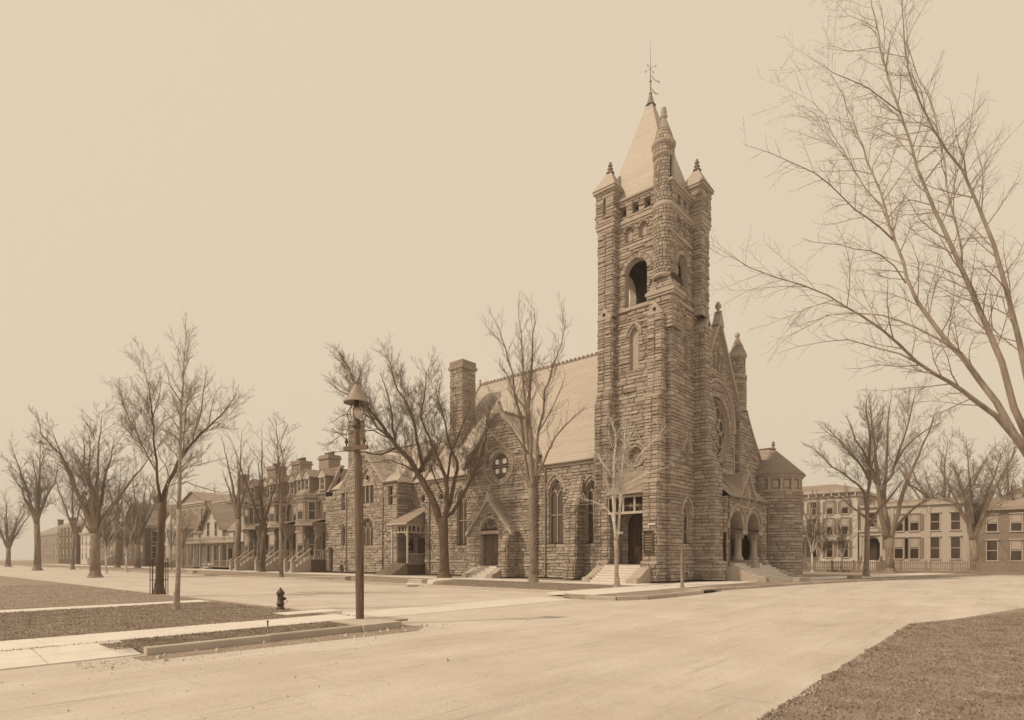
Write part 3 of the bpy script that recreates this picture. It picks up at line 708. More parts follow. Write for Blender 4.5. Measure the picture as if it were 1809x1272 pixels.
ms.wall(Frame((0,NY1,0),(1,0,0),(0,1,0)),NX,17.2,.25,RZ,lo=lambda z: NX+max(0,(z-EZ)/(RZ-EZ)*(RX-NX)),hi=lambda z:17.2-max(0,(z-EZ)/(RZ-EZ)*(17.2-RX)),stones=False)
ms.wall(Frame((17.2,0,0),(0,1,0),(1,0,0)),.3,NY1,.25,EZ,stones=False)
cr=MB()
def crest(mb,a,b,step=.5,h=.32):
    a=Vector(a);b=Vector(b);n=int((b-a).length/step); mb.tube([a,b],.1,5,smooth=False)
    for i in range(n):
        p=a.lerp(b,(i+.5)/n); mb.lathe((p.x,p.y,p.z),[(.05,0),(.17,.12),(.15,h*.7),(.03,h)],6)
crest(cr,(RX,5,RZ+.02),(RX,NY1,RZ+.02)); cr.build('ridge_crest','slated',ch)
mb=MB(); mb.lathe((RX,NY1,RZ),[(.14,0),(.2,.25),(.08,.4),(.16,.6),(.02,.8)],8); mb.build('finial','trim',ch)
mb=MB(); mb.prism([(RX,NY1-.15,RZ-.1),(NX-.3,NY1-.15,EZ-.1),(NX-.3,NY1-.15,EZ+.25),(RX,NY1-.15,RZ+.25)],(0,.4,0)); mb.build('verge_coping','trim',ch)
# ---------------- side gable (transept)
g1=FX(.3); GC=17.15; GA,GB=13.0,21.25; GZ=10.95; GT=15.3
rose=Hole('circle',17.05,2.35,0,10.33,.48)
def glo(z): return GA+max(0,(z-GZ)/(GT-GZ)*(GC-GA))
def ghi(z): return GB-max(0,(z-GZ)/(GT-GZ)*(GB-GC))
ms.wall(g1,GA,GB,.25,GT,lo=glo,hi=ghi,holes=[rose]); ms.reveal(g1,rose,.4,rv,24)
for y in (GA,GB): ms.wall(Frame((.3,y,0),(1,0,0),(0,-1 if y==GA else 1,0)),0,.8,.25,GZ)
hood(g1,trim,Hole('circle',17.05,2.35,0,10.33).arc(.55,16),.08)
mb=MB(); bar(g1,mb,rose.arc(-.03,16),.2,.09)
for k in range(4):
    a=math.pi/4+k*math.pi/2; c=(17.05+.62*math.cos(a),10.33+.62*math.sin(a)); hh=Hole('circle',c[0],.5,0,c[1]); bar(g1,mb,hh.arc(0,8),.24,.04)
for k in range(8): a=k*math.pi/4; bar(g1,mb,[(17.05+.12*math.cos(a),10.33+.12*math.sin(a)),(17.05+1.15*math.cos(a),10.33+1.15*math.sin(a))],.24,.035)
for k in range(8):
    a=(k+.5)*math.pi/4; hh=Hole('circle',17.05+.98*math.cos(a),.3,0,10.33+.98*math.sin(a)); bar(g1,mb,hh.arc(0,6),.24,.03)
rwn=mb.build('rose_window','trim',ch); mb=MB(); fill(g1,rose,.3,mb,20); mb.build('pane','stained',rwn)
for k in range(4):
    a=math.pi/4+k*math.pi/2; mb=MB(); c=(17.05+.6*math.cos(a),10.33+.6*math.sin(a)); sbox(g1,mb,c[0]-.2,c[0]+.2,c[1]-.2,c[1]+.2,-.29,-.2); mb.build('pale_pane','rosep',rwn)
cp=MB()
for s in (-1,1):
    e=4.55; cp.prism([(.1,GC,GT+.42),(.1,GC+s*e,GZ-.25),(.1,GC+s*e,GZ-.6),(.1,GC,GT+.05)],(.45,0,0))
cp.prism([(.08,GC-.55,GT-.2),(.08,GC+.55,GT-.2),(.08,GC,GT+.95)],(.5,0,0))
cp.split('gable_coping','trim',ch)
def cross(mb,p,h,ax,t=.07):
    x,y,z=p; mb.box(x-t,x+t,y-t,y+t,z,z+h); 
    if ax=='y': mb.box(x-t*.9,x+t*.9,y-h*.32,y+h*.32,z+h*.55,z+h*.55+2*t)
    else: mb.box(x-h*.32,x+h*.32,y-t*.9,y+t*.9,z+h*.55,z+h*.55+2*t)
    mb.lathe((x,y,z-.05),[(.2,0),(.12,.12),(.08,.2)],8)
mb=MB(); cross(mb,(.3,GC,GT+.95),.8,'y'); mb.build('cross_finial','trim',ch)
tr=MB()
xv=NX+(GT-EZ)/(RZ-EZ)*(RX-NX)
slates(tr,(.2,GB+.2,GZ),(xv*0+1.2,GB+.2,GZ),(xv,GC,GT),(.2,GC,GT),.27,.028); slates(tr,(.2,GA-.2,GZ),(1.2,GA-.2,GZ),(xv,GC,GT),(.2,GC,GT),.27,.028)
tr.build('transept_roof','slate',ch)
mb=MB(); crest(mb,(.6,GC,GT+.05),(xv,GC,GT+.05),.42,.26); mb.build('ridge_crest','slated',ch)
sbox(g1,trim,GA,14.8,7.25,7.4,0,.1); sbox(g1,trim,19.7,GB,7.25,7.4,0,.1)
for y in (15.0,19.6): sbox(g1,dark,y-.06,y+.06,7.6,9.6 if y>18 else 9.8,0,.012)
sbox(g1,dark,GC-.05,GC+.05,12.9,13.8,0,.012)
# porch on the side gable
p1=FX(-.8); PC=17.25
tym=Hole('round',17.25,2.1,4.4,4.4,.34); dd=Hole('rect',17.25,2.15,1.2,4.05)
def plo(z): return 14.85+max(0,(z-4.4)/(7.1-4.4)*(PC-14.85))
def phi(z): return 19.65-max(0,(z-4.4)/(7.1-4.4)*(19.65-PC))
ms.wall(p1,14.85,19.65,.25,7.1,lo=plo,hi=phi,holes=[tym,dd]); ms.reveal(p1,tym,.35,rv); ms.reveal(p1,dd,.45,rv)
ms.wall(Frame((-.8,14.85,0),(1,0,0),(0,-1,0)),0,1.1,.25,4.5); ms.wall(Frame((-.8,19.65,0),(1,0,0),(0,1,0)),0,1.1,.25,4.5)
sbox(p1,trim,16.0,18.5,4.06,4.36,-.3,.1)
window(p1,tym,.3,ch,'stained',1)
for s in (0,1):
    mb=MB(); y0=16.2+s*1.06
    for k in range(4): sbox(p1,mb,y0+k*.26,y0+k*.26+.24,1.22,4.02,-.42,-.38)
    d=mb.build('door','wood',ch)
    for k in range(9):
        m2=MB(); z=1.3+k*.3; sg=1 if s else -1
        pts=[(y0+.02,z+(0 if sg>0 else .8)),(y0+1.02,z+(.8 if sg>0 else 0)),(y0+1.02,z+(.8 if sg>0 else 0)+.22),(y0+.02,z+(0 if sg>0 else .8)+.22)]
        pts=[(a,min(b_,4.0)) for a,b_ in pts]
        if k<7: P=p1.P([q_[0] for q_ in pts],[q_[1] for q_ in pts],[-.36]*4); m2.prism([tuple(v) for v in P],(.02,0,0)); m2.build('door_board','wood',d)
mb=MB()
for s in (-1,1):
    mb.prism([(-1.1,PC,7.45),(-1.1,PC+s*2.85,4.2),(-1.1,PC+s*2.85,3.85),(-1.1,PC,7.1)],(.45,0,0))
mb.prism([(-1.12,PC-.45,7.0),(-1.12,PC+.45,7.0),(-1.12,PC,7.95)],(.5,0,0)); mb.split('gable_coping','trim',ch)
mb=MB(); mb.lathe((-.9,PC,7.9),[(.1,0),(.18,.12),(.1,.2),(.2,.3),(.05,.45)],8); mb.build('finial','trim',ch)
mb=MB()
for s in (-1,1): slates(mb,(-.75,PC+s*2.75,4.25),(.3,PC+s*2.75,4.25),(.3,PC,7.35),(-.75,PC,7.35),.2,.02)
mb.build('porch_roof','slated',ch)
steps(p1,16.1,18.4,5,1.2,.17,.33,ch); cheek(p1,18.42,19.1,.15,1.1,0,1.7,ch); cheek(p1,15.35,16.08,.15,1.1,0,1.7,ch)
ms.buttress(Frame((-.8,0,0),(0,1,0),(-1,0,0)),14.85,15.4,[(.25,.55),(3.2,.45),(4.2,.05)],trim); sbox(p1,trim,14.6,15.3,4.3,4.75,-.2,.25)
# ---------------- great chimney
cb=MB(); cx_,cy_=4.5,26.2; h=.95
for F,s0,s1 in ((FX(cx_-h),cy_-h,cy_+h),(FY(cy_-h),cx_-h,cx_+h)):
    ms.wall(F,s0,s1,15.8,22.0)
    FF=Frame(F.O,F.U,F.N,off=lambda z:(15.8-z)*.16); ms.wall(FF,s0-.05,s1+.05,12.2,15.8,lo=lambda z,s0=s0:s0-(15.8-z)*.16,hi=lambda z,s1=s1:s1+(15.8-z)*.16)
ms.wall(Frame((cx_+h,0,0),(0,1,0),(1,0,0)),cy_-h,cy_+h,12.2,22); ms.wall(Frame((0,cy_+h,0),(1,0,0),(0,1,0)),cx_-h,cx_+h,12.2,22)
cb.box(cx_-h-.16,cx_+h+.16,cy_-h-.16,cy_+h+.16,21.9,22.2); cb.box(cx_-h-.05,cx_+h+.05,cy_-h-.05,cy_+h+.05,22.2,22.75); cb.build('chimney_cap','stone',ch)
# ---------------- front gable
fg=FY(.3); FXL,FXR=TX,16.6; AX,AZ=9.05,21.6
def flo(z): return max(FXL, AX-(AZ-z)/(AZ-EZ)*(17.2-AX))
def fhi(z): return min(FXR, AX+(AZ-z)/(AZ-EZ)*(17.2-AX)) 
big=Hole('circle',9.1,5.0,0,12.9,.5)
tl=[Hole('point',c,.42,17.6,z_,.14) for c,z_ in ((8.35,18.5),(9.1,19.1),(9.85,18.5))]
ms.wall(fg,FXL,FXR,.25,AZ,lo=flo,hi=fhi,holes=[big]+tl)
for h_ in tl: ms.reveal(fg,h_,.3,rv); window(fg,h_,.25,ch,'dark')
ms.reveal(fg,big,.55,rv,24); hood(fg,trim,[(9.1+3.55*math.cos(a),12.9+3.9*math.sin(a)) for a in [math.pi*i/16 for i in range(17)]],.16,.12); hood(fg,trim,[(9.1+3.2*math.cos(a),12.9+3.5*math.sin(a)) for a in [math.pi*i/16 for i in range(17)]],.1,.08)
mb=MB(); bar(fg,mb,big.arc(-.06,20),.3,.14); bar(fg,mb,Hole('circle',9.1,1.5,0,12.9).arc(0,10),.35,.09)
for k in range(8):
    a=k*math.pi/4+.2; hh=Hole('circle',9.1+1.62*math.cos(a),1.15,0,12.9+1.62*math.sin(a)); bar(fg,mb,hh.arc(0,10),.35,.08)
rw2=mb.build('rose_window','trim',ch); mb=MB(); fill(fg,big,.42,mb,20); mb.build('pane','stained',rw2)
sbox(fg,trim,FXL,16.6,9.15,9.4,0,.16); sbox(fg,trim,12.5,12.66,9.4,12.7,0,.12)
mb=MB()
for s in (-1,1):
    x1=AX+s*(8.3 if s>0 else 4.0); f=(abs(x1-AX))/8.15*(AZ-EZ)
    mb.prism([(AX,-.05,AZ+.35),(x1,-.05,AZ+.35-f),(x1,-.05,AZ-.1-f),(AX,-.05,AZ-.1)],(0,.6,0))
mb.prism([(AX-.6,-.1,AZ-.3),(AX+.6,-.1,AZ-.3),(AX,-.1,AZ+1.0)],(0,.6,0)); mb.split('gable_coping','trim',ch)
mb=MB(); cross(mb,(AX,.2,AZ+.9),.85,'x',.1); mb.lathe((AX,.2,AZ+1.4),[(.05,-.3),(.26,-.1),(.26,.1),(.05,.3)],8); mb.build('cross_finial','trim',ch)
# pier with octagonal pinnacle and raking wall
pc=(13.75,.35)
oc=Cyl(pc,.66)
ms.wall(oc,0,2*math.pi*.66,18.2,19.9,dep=(.02,.05)); ms.wall(Cyl(pc,.74),0,2*math.pi*.74,15.0,18.1,dep=(.02,.06))
tb=MB(); tb.lathe((*pc,0),[(.74,18.0),(.86,18.08),(.84,18.22),(.66,18.3)],8); tb.lathe((*pc,0),[(.66,19.8),(.84,19.9),(.86,20.05)],8,smooth=False)
tb.split('pinnacle_string_course','trim',ch)
ms.wall(Cyl(pc,.80,off=lambda z:-(z-20.05)/1.6*.66),0,2*math.pi*.8,20.05,21.6,dep=(.01,.03))
mb=MB(); mb.lathe((*pc,21.5),[(.16,0),(.12,.15),(.22,.3),(.24,.5),(.1,.62),(.06,.7)],8); mb.build('finial','trim',ch)
pr=FY(-.15)
def rk(z): return 14.5 if z>15.0 else 14.5+(15.0-z)/(15.0-9.8)*(19.9-14.5)*(.75+.25*(15-z)/5.2)
ms.wall(pr,13.0,0,.25,15.1,lo=lambda z:13.0,hi=lambda z:rk(max(z,9.8)))
ms.wall(Frame((13.0,-.15,0),(0,1,0),(-1,0,0)),0,.45,6,15.1)
mb=MB(); zz=[15.1-.53*i for i in range(11)]
for i in range(10): mb.prism([(rk(zz[i]),-.3,zz[i]+.12),(rk(zz[i+1]),-.3,zz[i+1]+.12),(rk(zz[i+1]),-.3,zz[i+1]-.2),(rk(zz[i]),-.3,zz[i]-.2)],(0,2.6,0))
mb.build('raking_coping','stone',ch)
ms.buttress(pr,19.0,20.1,[(8.0,.3),(9.2,.3),(9.8,.0)],trim) 
# ---------------- triple... arcaded front porch
po=FY(-2.0); ar=[Hole('round',7.25,2.8,4.2,4.22,.42),Hole('round',10.95,2.8,4.2,4.22,.42)]
op=[Hole('rect',9.1,7.0,1.62,4.15)]
ves=Hole('circle',9.4,.01,0,6.9)
def g_lo(z): return 5.25 if z<6.75 else 9.4-(8.75-z)/2.0*1.75
def g_hi(z): return 14.1 if z<6.75 else 9.4+(8.75-z)/2.0*1.75
ms.wall(po,5.25,14.1,4.15,6.75,holes=ar,inner=1.25); ms.wall(po,7.6,11.2,6.75,8.75,lo=g_lo,hi=g_hi)
ms.wall(po,5.25,5.65,.25,4.15); ms.wall(po,13.2,14.1,.25,4.15)
ms.wall(Frame((5.25,-2,0),(0,1,0),(-1,0,0)),0,2.3,4.15,6.7)
ms.wall(Frame((14.1,-2,0),(0,1,0),(1,0,0)),0,2.3,.25,6.7)
ms.wall(Frame((13.2,-2,0),(0,1,0),(-1,0,0)),0,1.0,1.6,4.15)
for h_ in ar: ms.reveal(po,h_,1.25,rv,20); hood(po,trim,h_.arc(.5,14),.09,.1)
cb=MB(); cb.box(8.62,9.58,-2.05,-.7,3.85,4.2); cb.box(12.3,13.3,-2.05,-.7,3.85,4.2); cb.box(5.2,5.85,-2.05,-.7,3.9,4.2); cb.split('impost','trim',ch)
def column(x,y,zb,zt,r,parent):
    mb=MB(); mb.lathe((x,y,zb),[(r*1.5,0),(r*1.5,.14),(r*1.35,.2),(r*1.15,.3),(r,.36),(r*.97,zt-zb-.5),(r*1.1,zt-zb-.46),(r,zt-zb-.42)],20); c=mb.build('column','trim',parent)
    mb=MB(); mb.lathe((x,y,zt-.45),[(r,0),(r*1.15,.1),(r*1.2,.2),(r*1.6,.4),(r*1.7,.45)],12)
    for k in range(10):
        a=k*math.pi/5; mb.tube([(x+r*math.cos(a),y+r*math.sin(a),zt-.43),(x+r*1.35*math.cos(a),y+r*1.35*math.sin(a),zt-.2),(x+r*1.6*math.cos(a),y+r*1.6*math.sin(a),zt-.12)],[.06,.07,.05],4)
    mb.build('capital','trim',c)
column(9.1,-1.4,1.75,3.87,.31,ch); column(12.75,-1.4,1.75,3.87,.31,ch); 
pd=MB(); pd.box(8.55,9.65,-3.0,-.8,.9,1.55); pd.box(8.62,9.58,-2.9,-.85,1.55,1.75); pd.box(12.2,13.3,-2.6,-.8,.9,1.55);pd.box(12.27,13.23,-2.5,-.85,1.55,1.75); pd.split('column_pedestal','stone',ch)
ln=MB(); ln.poly([(5.25,.2,1.55),(14.1,.2,1.55),(14.1,.2,6.7),(5.25,.2,6.7)]); ln.box(5.25,14.1,-2.0,.25,1.4,1.58); ln.poly([(5.25,-.75,6.2),(14.1,-.75,6.2),(14.1,.2,6.2),(5.25,.2,6.2)]); ln.build('porch_lining','stone',ch)
for c in (7.25,10.95):
    mb=MB()
    for k in range(12): mb.box(c-1.6+k*.27,c-1.6+k*.27+.25,.1,.16,1.6,4.6)
    mb.build('door','wooddk',ch)
mb=MB()
for s in (-1,1):
    mb.prism([(9.4,-2.25,9.05),(9.4+s*1.95,-2.25,6.7),(9.4+s*1.95,-2.25,6.45),(9.4,-2.25,8.75)],(0,.4,0))
mb.split('gable_coping','trim',ch)
mb=MB(); cross(mb,(9.4,-2.05,8.95),.75,'x',.07); mb.build('cross_finial','trim',ch)
mb=MB(); v_=[(9.4+.36*math.sin(a)*abs(math.sin(a))**.0,6.95+.86*math.cos(a)) for a in [2*math.pi*i/20 for i in range(21)]]
hood(po,mb,[(9.4+.4*math.copysign(abs(math.sin(a))**1.2,math.sin(a)),6.95+.9*math.cos(a)) for a in [2*math.pi*i/20 for i in range(21)]],.09,.1)
P=po.P([9.4+.38*math.sin(2*math.pi*i/16) for i in range(16)],[6.95+.86*math.cos(2*math.pi*i/16) for i in range(16)],[.1]*16); mb.poly([tuple(p_) for p_ in P]); mb.tube([(9.4,-2.14,6.45),(9.4,-2.16,7.3)],[.14,.1],6); mb.lathe((9.4,-2.15,7.3),[(.02,0),(.12,.1),(.1,.22),(.02,.28)],8)
mb.build('carved_medallion','trim',ch)
mb=MB(); slates(mb,(5.2,-2.3,6.7),(14.15,-2.3,6.7),(14.15,.3,9.1),(5.2,.3,9.1),.2,.02)
for s in (-1,1): slates(mb,(9.4+s*1.9,-2.2,6.75),(9.4+s*1.9,-.4,8.6),(9.4,.2,8.9),(9.4,-2.2,8.9),.2,.02)
mb.build('porch_roof','slated',ch)
mb=MB(); mb.tube([(5.2,-2.36,6.68),(7.4,-2.36,6.68)],.07,6); mb.tube([(11.4,-2.36,6.68),(14.1,-2.36,6.68)],.07,6); mb.split('gutter','lead',ch)
for x in (5.45,14.3):
    mb=MB(); mb.tube([(x,-2.3,6.65),(x,-2.14,6.3),(x,-2.14,.5)],.07,7); mb.build('downpipe','lead',ch)
steps(po,6.0,13.4,7,1.5,.17,.34,ch); cheek(po,5.3,6.0,.15,1.3,0,2.9,ch); cheek(po,13.4,14.1,.15,1.2,0,2.9,ch)
# ---------------- round stair tower
tcc=(19.4,-.95); TR=2.48
cyl=Cyl(tcc,TR); sl=Hole('round',TR*R(-30+360-360+0),.5,5.1,6.4,.15)
angR=math.atan2(CAM.y-tcc[1],CAM.x-tcc[0])      # towards camera
sl=Hole('round',TR*(angR+2*math.pi+R(74)),.55,5.0,6.5,.16)
ms.wall(cyl,TR*(angR+2*math.pi-R(110)),TR*(angR+2*math.pi+R(110)),.25,8.05,holes=[sl],dep=(.05,.11)); ms.reveal(cyl,sl,.3,rv); window(cyl,sl,.25,ch,'stained')
tb=MB(); tb.lathe((*tcc,0),[(TR+.0,1.5),(TR+.16,1.52),(TR+.16,1.6),(TR+.02,1.7)],48); tb.lathe((*tcc,0),[(TR,3.5),(TR+.14,3.52),(TR+.14,3.62),(TR,3.66)],48)
tb.lathe((*tcc,0),[(TR,7.95),(TR+.14,8.0),(TR+.14,8.1),(TR-.02,8.16)],48); tb.lathe((*tcc,0),[(TR-.1,9.3),(TR+.1,9.34),(TR+.16,9.44),(TR+.24,9.5),(TR+.24,9.6),(TR,9.66)],48)
tb.split('tower_string_course','trim',ch)
for k in range(-3,5):
    a=angR+R(-7.6+24.5*k+12); mb=MB(); c=Cyl(tcc,TR)
    def cbox(mb,a0,a1,z0,z1,r0,r1):
        n=3; 
        for i in range(n):
            p,q=a0+(a1-a0)*i/n,a0+(a1-a0)*(i+1)/n
            vs=[(tcc[0]+r*math.cos(t),tcc[1]+r*math.sin(t),z) for t in(p,q) for r in (r0,r1) for z in (z0,z1)]
            mb.add(vs,[(0,1,3,2),(4,6,7,5),(2,3,7,6),(0,4,5,1),(1,5,7,3),(0,2,6,4)])
    cbox(mb,a+R(9.2),a+R(15.3),8.1,9.36,TR-.3,TR-.0); cbox(mb,a-R(9.2),a+R(9.2),8.1,8.26,TR-.3,TR-.03); cbox(mb,a-R(9.2),a+R(9.2),9.2,9.36,TR-.3,TR-.03); cbox(mb,a-R(6),a+R(6),8.4,9.06,TR-.2,TR-.13)
    f=mb.build('panel_frame','trim',ch); mb=MB(); cbox(mb,a-R(9.6),a+R(9.6),8.1,9.36,TR-.26,TR-.2); mb.build('panel','slated',f)
mb=MB(); prof=[(TR+.34,9.6)]
n=16
for i in range(n):
    f=(i+1)/n; r_=(TR+.34)*(1-f)+.05; z_=9.6+(12.35-9.6)*f; prof+= [(r_+.0,z_),(r_+.028 if i<n-1 else r_,z_+.004)]
mb.lathe((*tcc,0),prof,48,smooth=False)
slates(mb,(tcc[0]-TR-.3,6,9.6),(tcc[0]-TR-.3,tcc[1],9.6),(tcc[0],tcc[1],12.35),(tcc[0],6,12.35),.2,.025); slates(mb,(tcc[0]+TR+.3,6,9.6),(tcc[0]+TR+.3,tcc[1],9.6),(tcc[0],tcc[1],12.35),(tcc[0],6,12.35),.2,.025)
mb.build('turret_roof','slated',ch)
mb=MB(); mb.tube([(tcc[0],tcc[1],12.4),(tcc[0],5,12.4)],.09,5); mb.lathe((*tcc,12.3),[(.3,0),(.14,.12),(.1,.3),(.2,.4),(.1,.5),(.16,.62),(.03,.75)],8); mb.build('finial','lead',ch)
ms.wall(Frame((tcc[0]-TR,0,0),(0,1,0),(-1,0,0)),tcc[1],.2,.25,9.5); ms.wall(Frame((tcc[0]+TR,0,0),(0,1,0),(1,0,0)),tcc[1],6,.25,9.5,stones=False)
# notice board and plate on the tower buttress
nbm=MB(); Fb=Frame((-1.52,0,0),(0,1,0),(-1,0,0)); 
trim.split('moulding','trim',ch); dark.split('slit','dark',ch); rv.split('reveal','trim',ch)
ms.finish(ch)
# =================================================================== parish house
ph=thing('parish_house','gabled stone parish house with triple windows and a timber porch left of the church','building',(3,38,.25))
mp=Masonry(11,.25,20); tp=MB(); rp=MB()
PX=-.5; fp=FX(PX)
ut=Hole('point',36.5,2.75,8.0,9.55,.3); lt=Hole('round',36.45,2.5,3.3,5.1,.35)
r1=Hole('rect',41.1,.75,7.5,9.5); l1=Hole('point',41.1,.8,3.4,5.2,.18); ad=Hole('round',43.7,.95,.3,2.75,.2); ba=Hole('round',41.4,.8,.25,.75,.2)
pz=lambda z:9.9
def qlo(z): return 33.3+max(0,(z-10.0)/4.1*4.2)
def qhi(z): return 44.9 if z<9.3 else (42.0-max(0,(z-10.0)/4.1*4.3))
mp.wall(fp,33.3,44.9,.25,9.3,holes=[ut,lt,r1,l1,ad,ba]); mp.wall(fp,33.3,43.3,9.3,14.1,lo=qlo,hi=lambda z:43.3 if z<9.9 else qhi(z),holes=[ut,r1])
for h in (ut,lt,r1,l1,ad,ba): mp.reveal(fp,h,.32,rp)
window(fp,lt,.28,ph,'stained',2); window(fp,l1,.28,ph,'stained'); window(fp,r1,.28,ph,'glass',0,(8.5,)); 
mb=MB(); o=Hole('rect',36.5,2.5,8.0,10.1); bar(fp,mb,o.outline()+[o.outline()[0]],.2,.09)
for s_ in (35.7,36.1,36.9,37.3)[1:3]: bar(fp,mb,[(s_,8),(s_,10.1)],.2,.09)
sbox(fp,mb,35.15,37.85,10.02,10.3,-.28,-.1)
f=mb.build('window','trim',ph); mb=MB(); fill(fp,o,.26,mb); mb.build('pane','glass',f)
mb=MB(); fill(fp,Hole('point',36.5,2.7,10.1,9.55),.2,mb); mb2=MB(); fill(fp,Hole('point',36.5,2.7,10.12,9.6),.2,mb2)
hl=[p for p in Hole('point',36.5,2.72,0,9.55).arc(0,14) if p[1]>10.15]; P=fp.P([p[0] for p in hl],[p[1] for p in hl],[-.2]*len(hl)); mb=MB(); mb.poly([tuple(p) for p in P]); c_=Hole('circle',36.5,.7,0,10.9); hood(fp,mb,c_.arc(0,8),.07,-.15); mb.build('tympanum','trim',ph)
mb=MB(); sbox(fp,mb,36.28,36.72,10.68,11.12,-.18,-.16); mb.build('quatrefoil','dark',ph)
mb=MB(); fill(fp,ad,.28,mb); mb.build('door','wooddk',ph); mb=MB(); fill(fp,ba,.28,mb); mb.build('basement_window','dark',ph)
hood(fp,tp,lt.arc(.42,12),.08); hood(fp,tp,ut.arc(.36,12),.06)
for z in (5.95,3.15): sbox(fp,tp,33.3,34.9,z,z+.14,0,.09); sbox(fp,tp,38.1,40.6,z,z+.14,0,.09)
# gable coping, cross
for s,e in ((-1,4.45),(1,4.6)):
    tp.prism([(PX-.1,37.5,14.45),(PX-.1,37.5+s*e,14.45-e*.976),(PX-.1,37.5+s*e,14.1-e*.976),(PX-.1,37.5,14.1)],(.45,0,0))
mb=MB(); cross(mb,(PX+.1,37.5,14.4),1.0,'y'); mb.build('cross_finial','trim',ph)
# projecting bay south of the gable
r2=Hole('rect',32.1,.72,7.6,9.6)
mp.wall(fp,31,33.3,.25,10.0,holes=[r2]); mp.reveal(fp,r2,.3,rp); window(fp,r2,.25,ph,'glass',0,(8.6,))
mp.wall(Frame((PX,31,0),(1,0,0),(0,-1,0)),0,2.4,.25,10.0)
mb=MB(); hood(fp,mb,Hole('circle',32.15,.95,0,4.3).arc(0,12),.13,.1)
for k in range(4): a=k*math.pi/2; hood(fp,mb,Hole('circle',32.15+.24*math.cos(a),.36,0,4.3+.24*math.sin(a)).arc(0,8),.05,.08)
sbox(fp,mb,31.8,32.5,3.95,4.65,0,.04); mb.build('carved_medallion','trim',ph)
rb=MB(); slates(rb,(PX-.2,30.8,10.0),(PX-.2,33.5,10.0),(3.2,33.5,13.0),(3.2,33.0,13.0),.25,.03); slates(rb,(PX-.2,30.8,10),(3.4,30.8,10),(3.2,33.0,13),(3.2,33.0,13),.25,.03)
rb.build('bay_roof','slate',ph)
# link wall to the nave
ql=Hole('circle',29.3,.85,0,8.2,.22); lk=FX(1.7); mp.wall(lk,28,31,.25,10.0,holes=[ql]); mp.reveal(lk,ql,.3,rp); window(lk,ql,.25,ph,'stained')
rb=MB()
slates(rb,(1.5,27.9,10.0),(1.5,31.2,10.0),(6.5,31.2,15.6),(6.5,27.9,15.6),.27,.03)
slates(rb,(PX-.2,42.0,10.0),(PX-.2,43.5,10.0),(2.5,43.5,12.6),(2.5,42.0,12.6),.27,.03)
# gable roof running back, main ridge along the street
for s in (-1,1): slates(rb,(PX,37.5+s*4.25,9.95),(6.0,37.5+s*4.25,9.95),(6.0,37.5,14.1),(PX,37.5,14.1),.27,.03)
slates(rb,(1.2,30.9,10.0),(1.2,44.5,10.0),(5.2,44.5,15.1),(5.2,31.5,15.1),.27,.03); slates(rb,(9.2,30.9,10.0),(9.2,44.5,10.0),(5.2,44.5,15.1),(5.2,31.5,15.1),.27,.03)
rb.build('roof','slate',ph)
mb=MB(); crest(mb,(5.2,31.5,15.1),(5.2,44.4,15.1),.5,.28); mb.build('ridge_crest','slated',ph)
mp.wall(Frame((0,44.9,0),(1,0,0),(0,1,0)),PX,9,.25,9.9,stones=False)
# chimney
for F,s0,s1 in ((FX(3.0),44.0,45.4),(FY(44.0),3.0,4.4)): mp.wall(F,s0,s1,11,18.6)
mp.wall(FX(4.4),44.0,45.4,11,18.6,stones=False); mp.wall(FY(45.4),3,4.4,11,18.6,stones=False)
mb=MB(); mb.box(2.85,4.55,43.85,45.55,18.5,18.8); mb.box(2.95,4.45,43.95,45.45,18.8,19.2); mb.build('chimney_cap','stone',ph)
for y in (33.35,40.3): 
    mb=MB(); mb.tube([(PX-.16,y,9.6),(PX-.16,y,.4)],.06,6); mb.build('downpipe','lead',ph)
mb=MB(); mb.tube([(PX-.25,30.8,10.05),(PX-.25,33.4,10.05)],.08,6); mb.build('gutter','lead',ph)
# timber porch
def bx(m,name,par,*b):
    q=MB(); q.box(*b); return q.build(name,m,par)
X0,X1,Y0,Y1=-1.3,1.65,28.3,30.95
bx('paintmid','porch_floor',ph,X0,X1,Y0,Y1,1.2,1.35); bx('brick','porch_base',ph,X0+.1,X1,Y0+.1,Y1,.2,1.2)
for x,y in ((X0+.07,Y0+.07),(X0+.07,Y1-.07),(X1-.1,Y0+.07)): bx('painted','porch_post',ph,x-.08,x+.08,y-.08,y+.08,1.35,5.5)
bx('painted','porch_beam',ph,X0,X0+.14,Y0,Y1,5.2,5.42); bx('painted','porch_beam',ph,X0+.14,X1,Y0,Y0+.14,5.2,5.42); bx('painted','porch_rail',ph,X0,X0+.1,Y0,Y1,4.5,4.62); bx('painted','porch_rail',ph,X0+.1,X1,Y0,Y0+.1,4.5,4.62)
for k in range(1,5): y=Y0+(Y1-Y0)*k/5; bx('painted','baluster',ph,X0+.02,X0+.1,y-.05,y+.05,4.62,5.2)
for k in range(1,5): x=X0+(X1-X0)*k/5; bx('painted','baluster',ph,x-.05,x+.05,Y0+.02,Y0+.1,4.62,5.2)
bx('painted','porch_rail',ph,X0+.1,X1,Y0+.0,Y0+.08,2.25,2.35); 
mb=MB()
for k in range(5):
    x=X0+.2+(X1-X0-.3)*(k+.5)/5; 
    for s in range(8):
        a=s*math.pi/4; mb.box(x+.16*math.cos(a)-.06,x+.16*math.cos(a)+.06,Y0+.0,Y0+.06,1.82+.16*math.sin(a)-.06,1.82+.16*math.sin(a)+.06)
mb.box(X0+.1,X1,Y0,Y0+.07,1.38,1.6); mb.box(X0+.1,X1,Y0,Y0+.07,2.05,2.2); mb.build('pierced_panel','paintmid',ph)
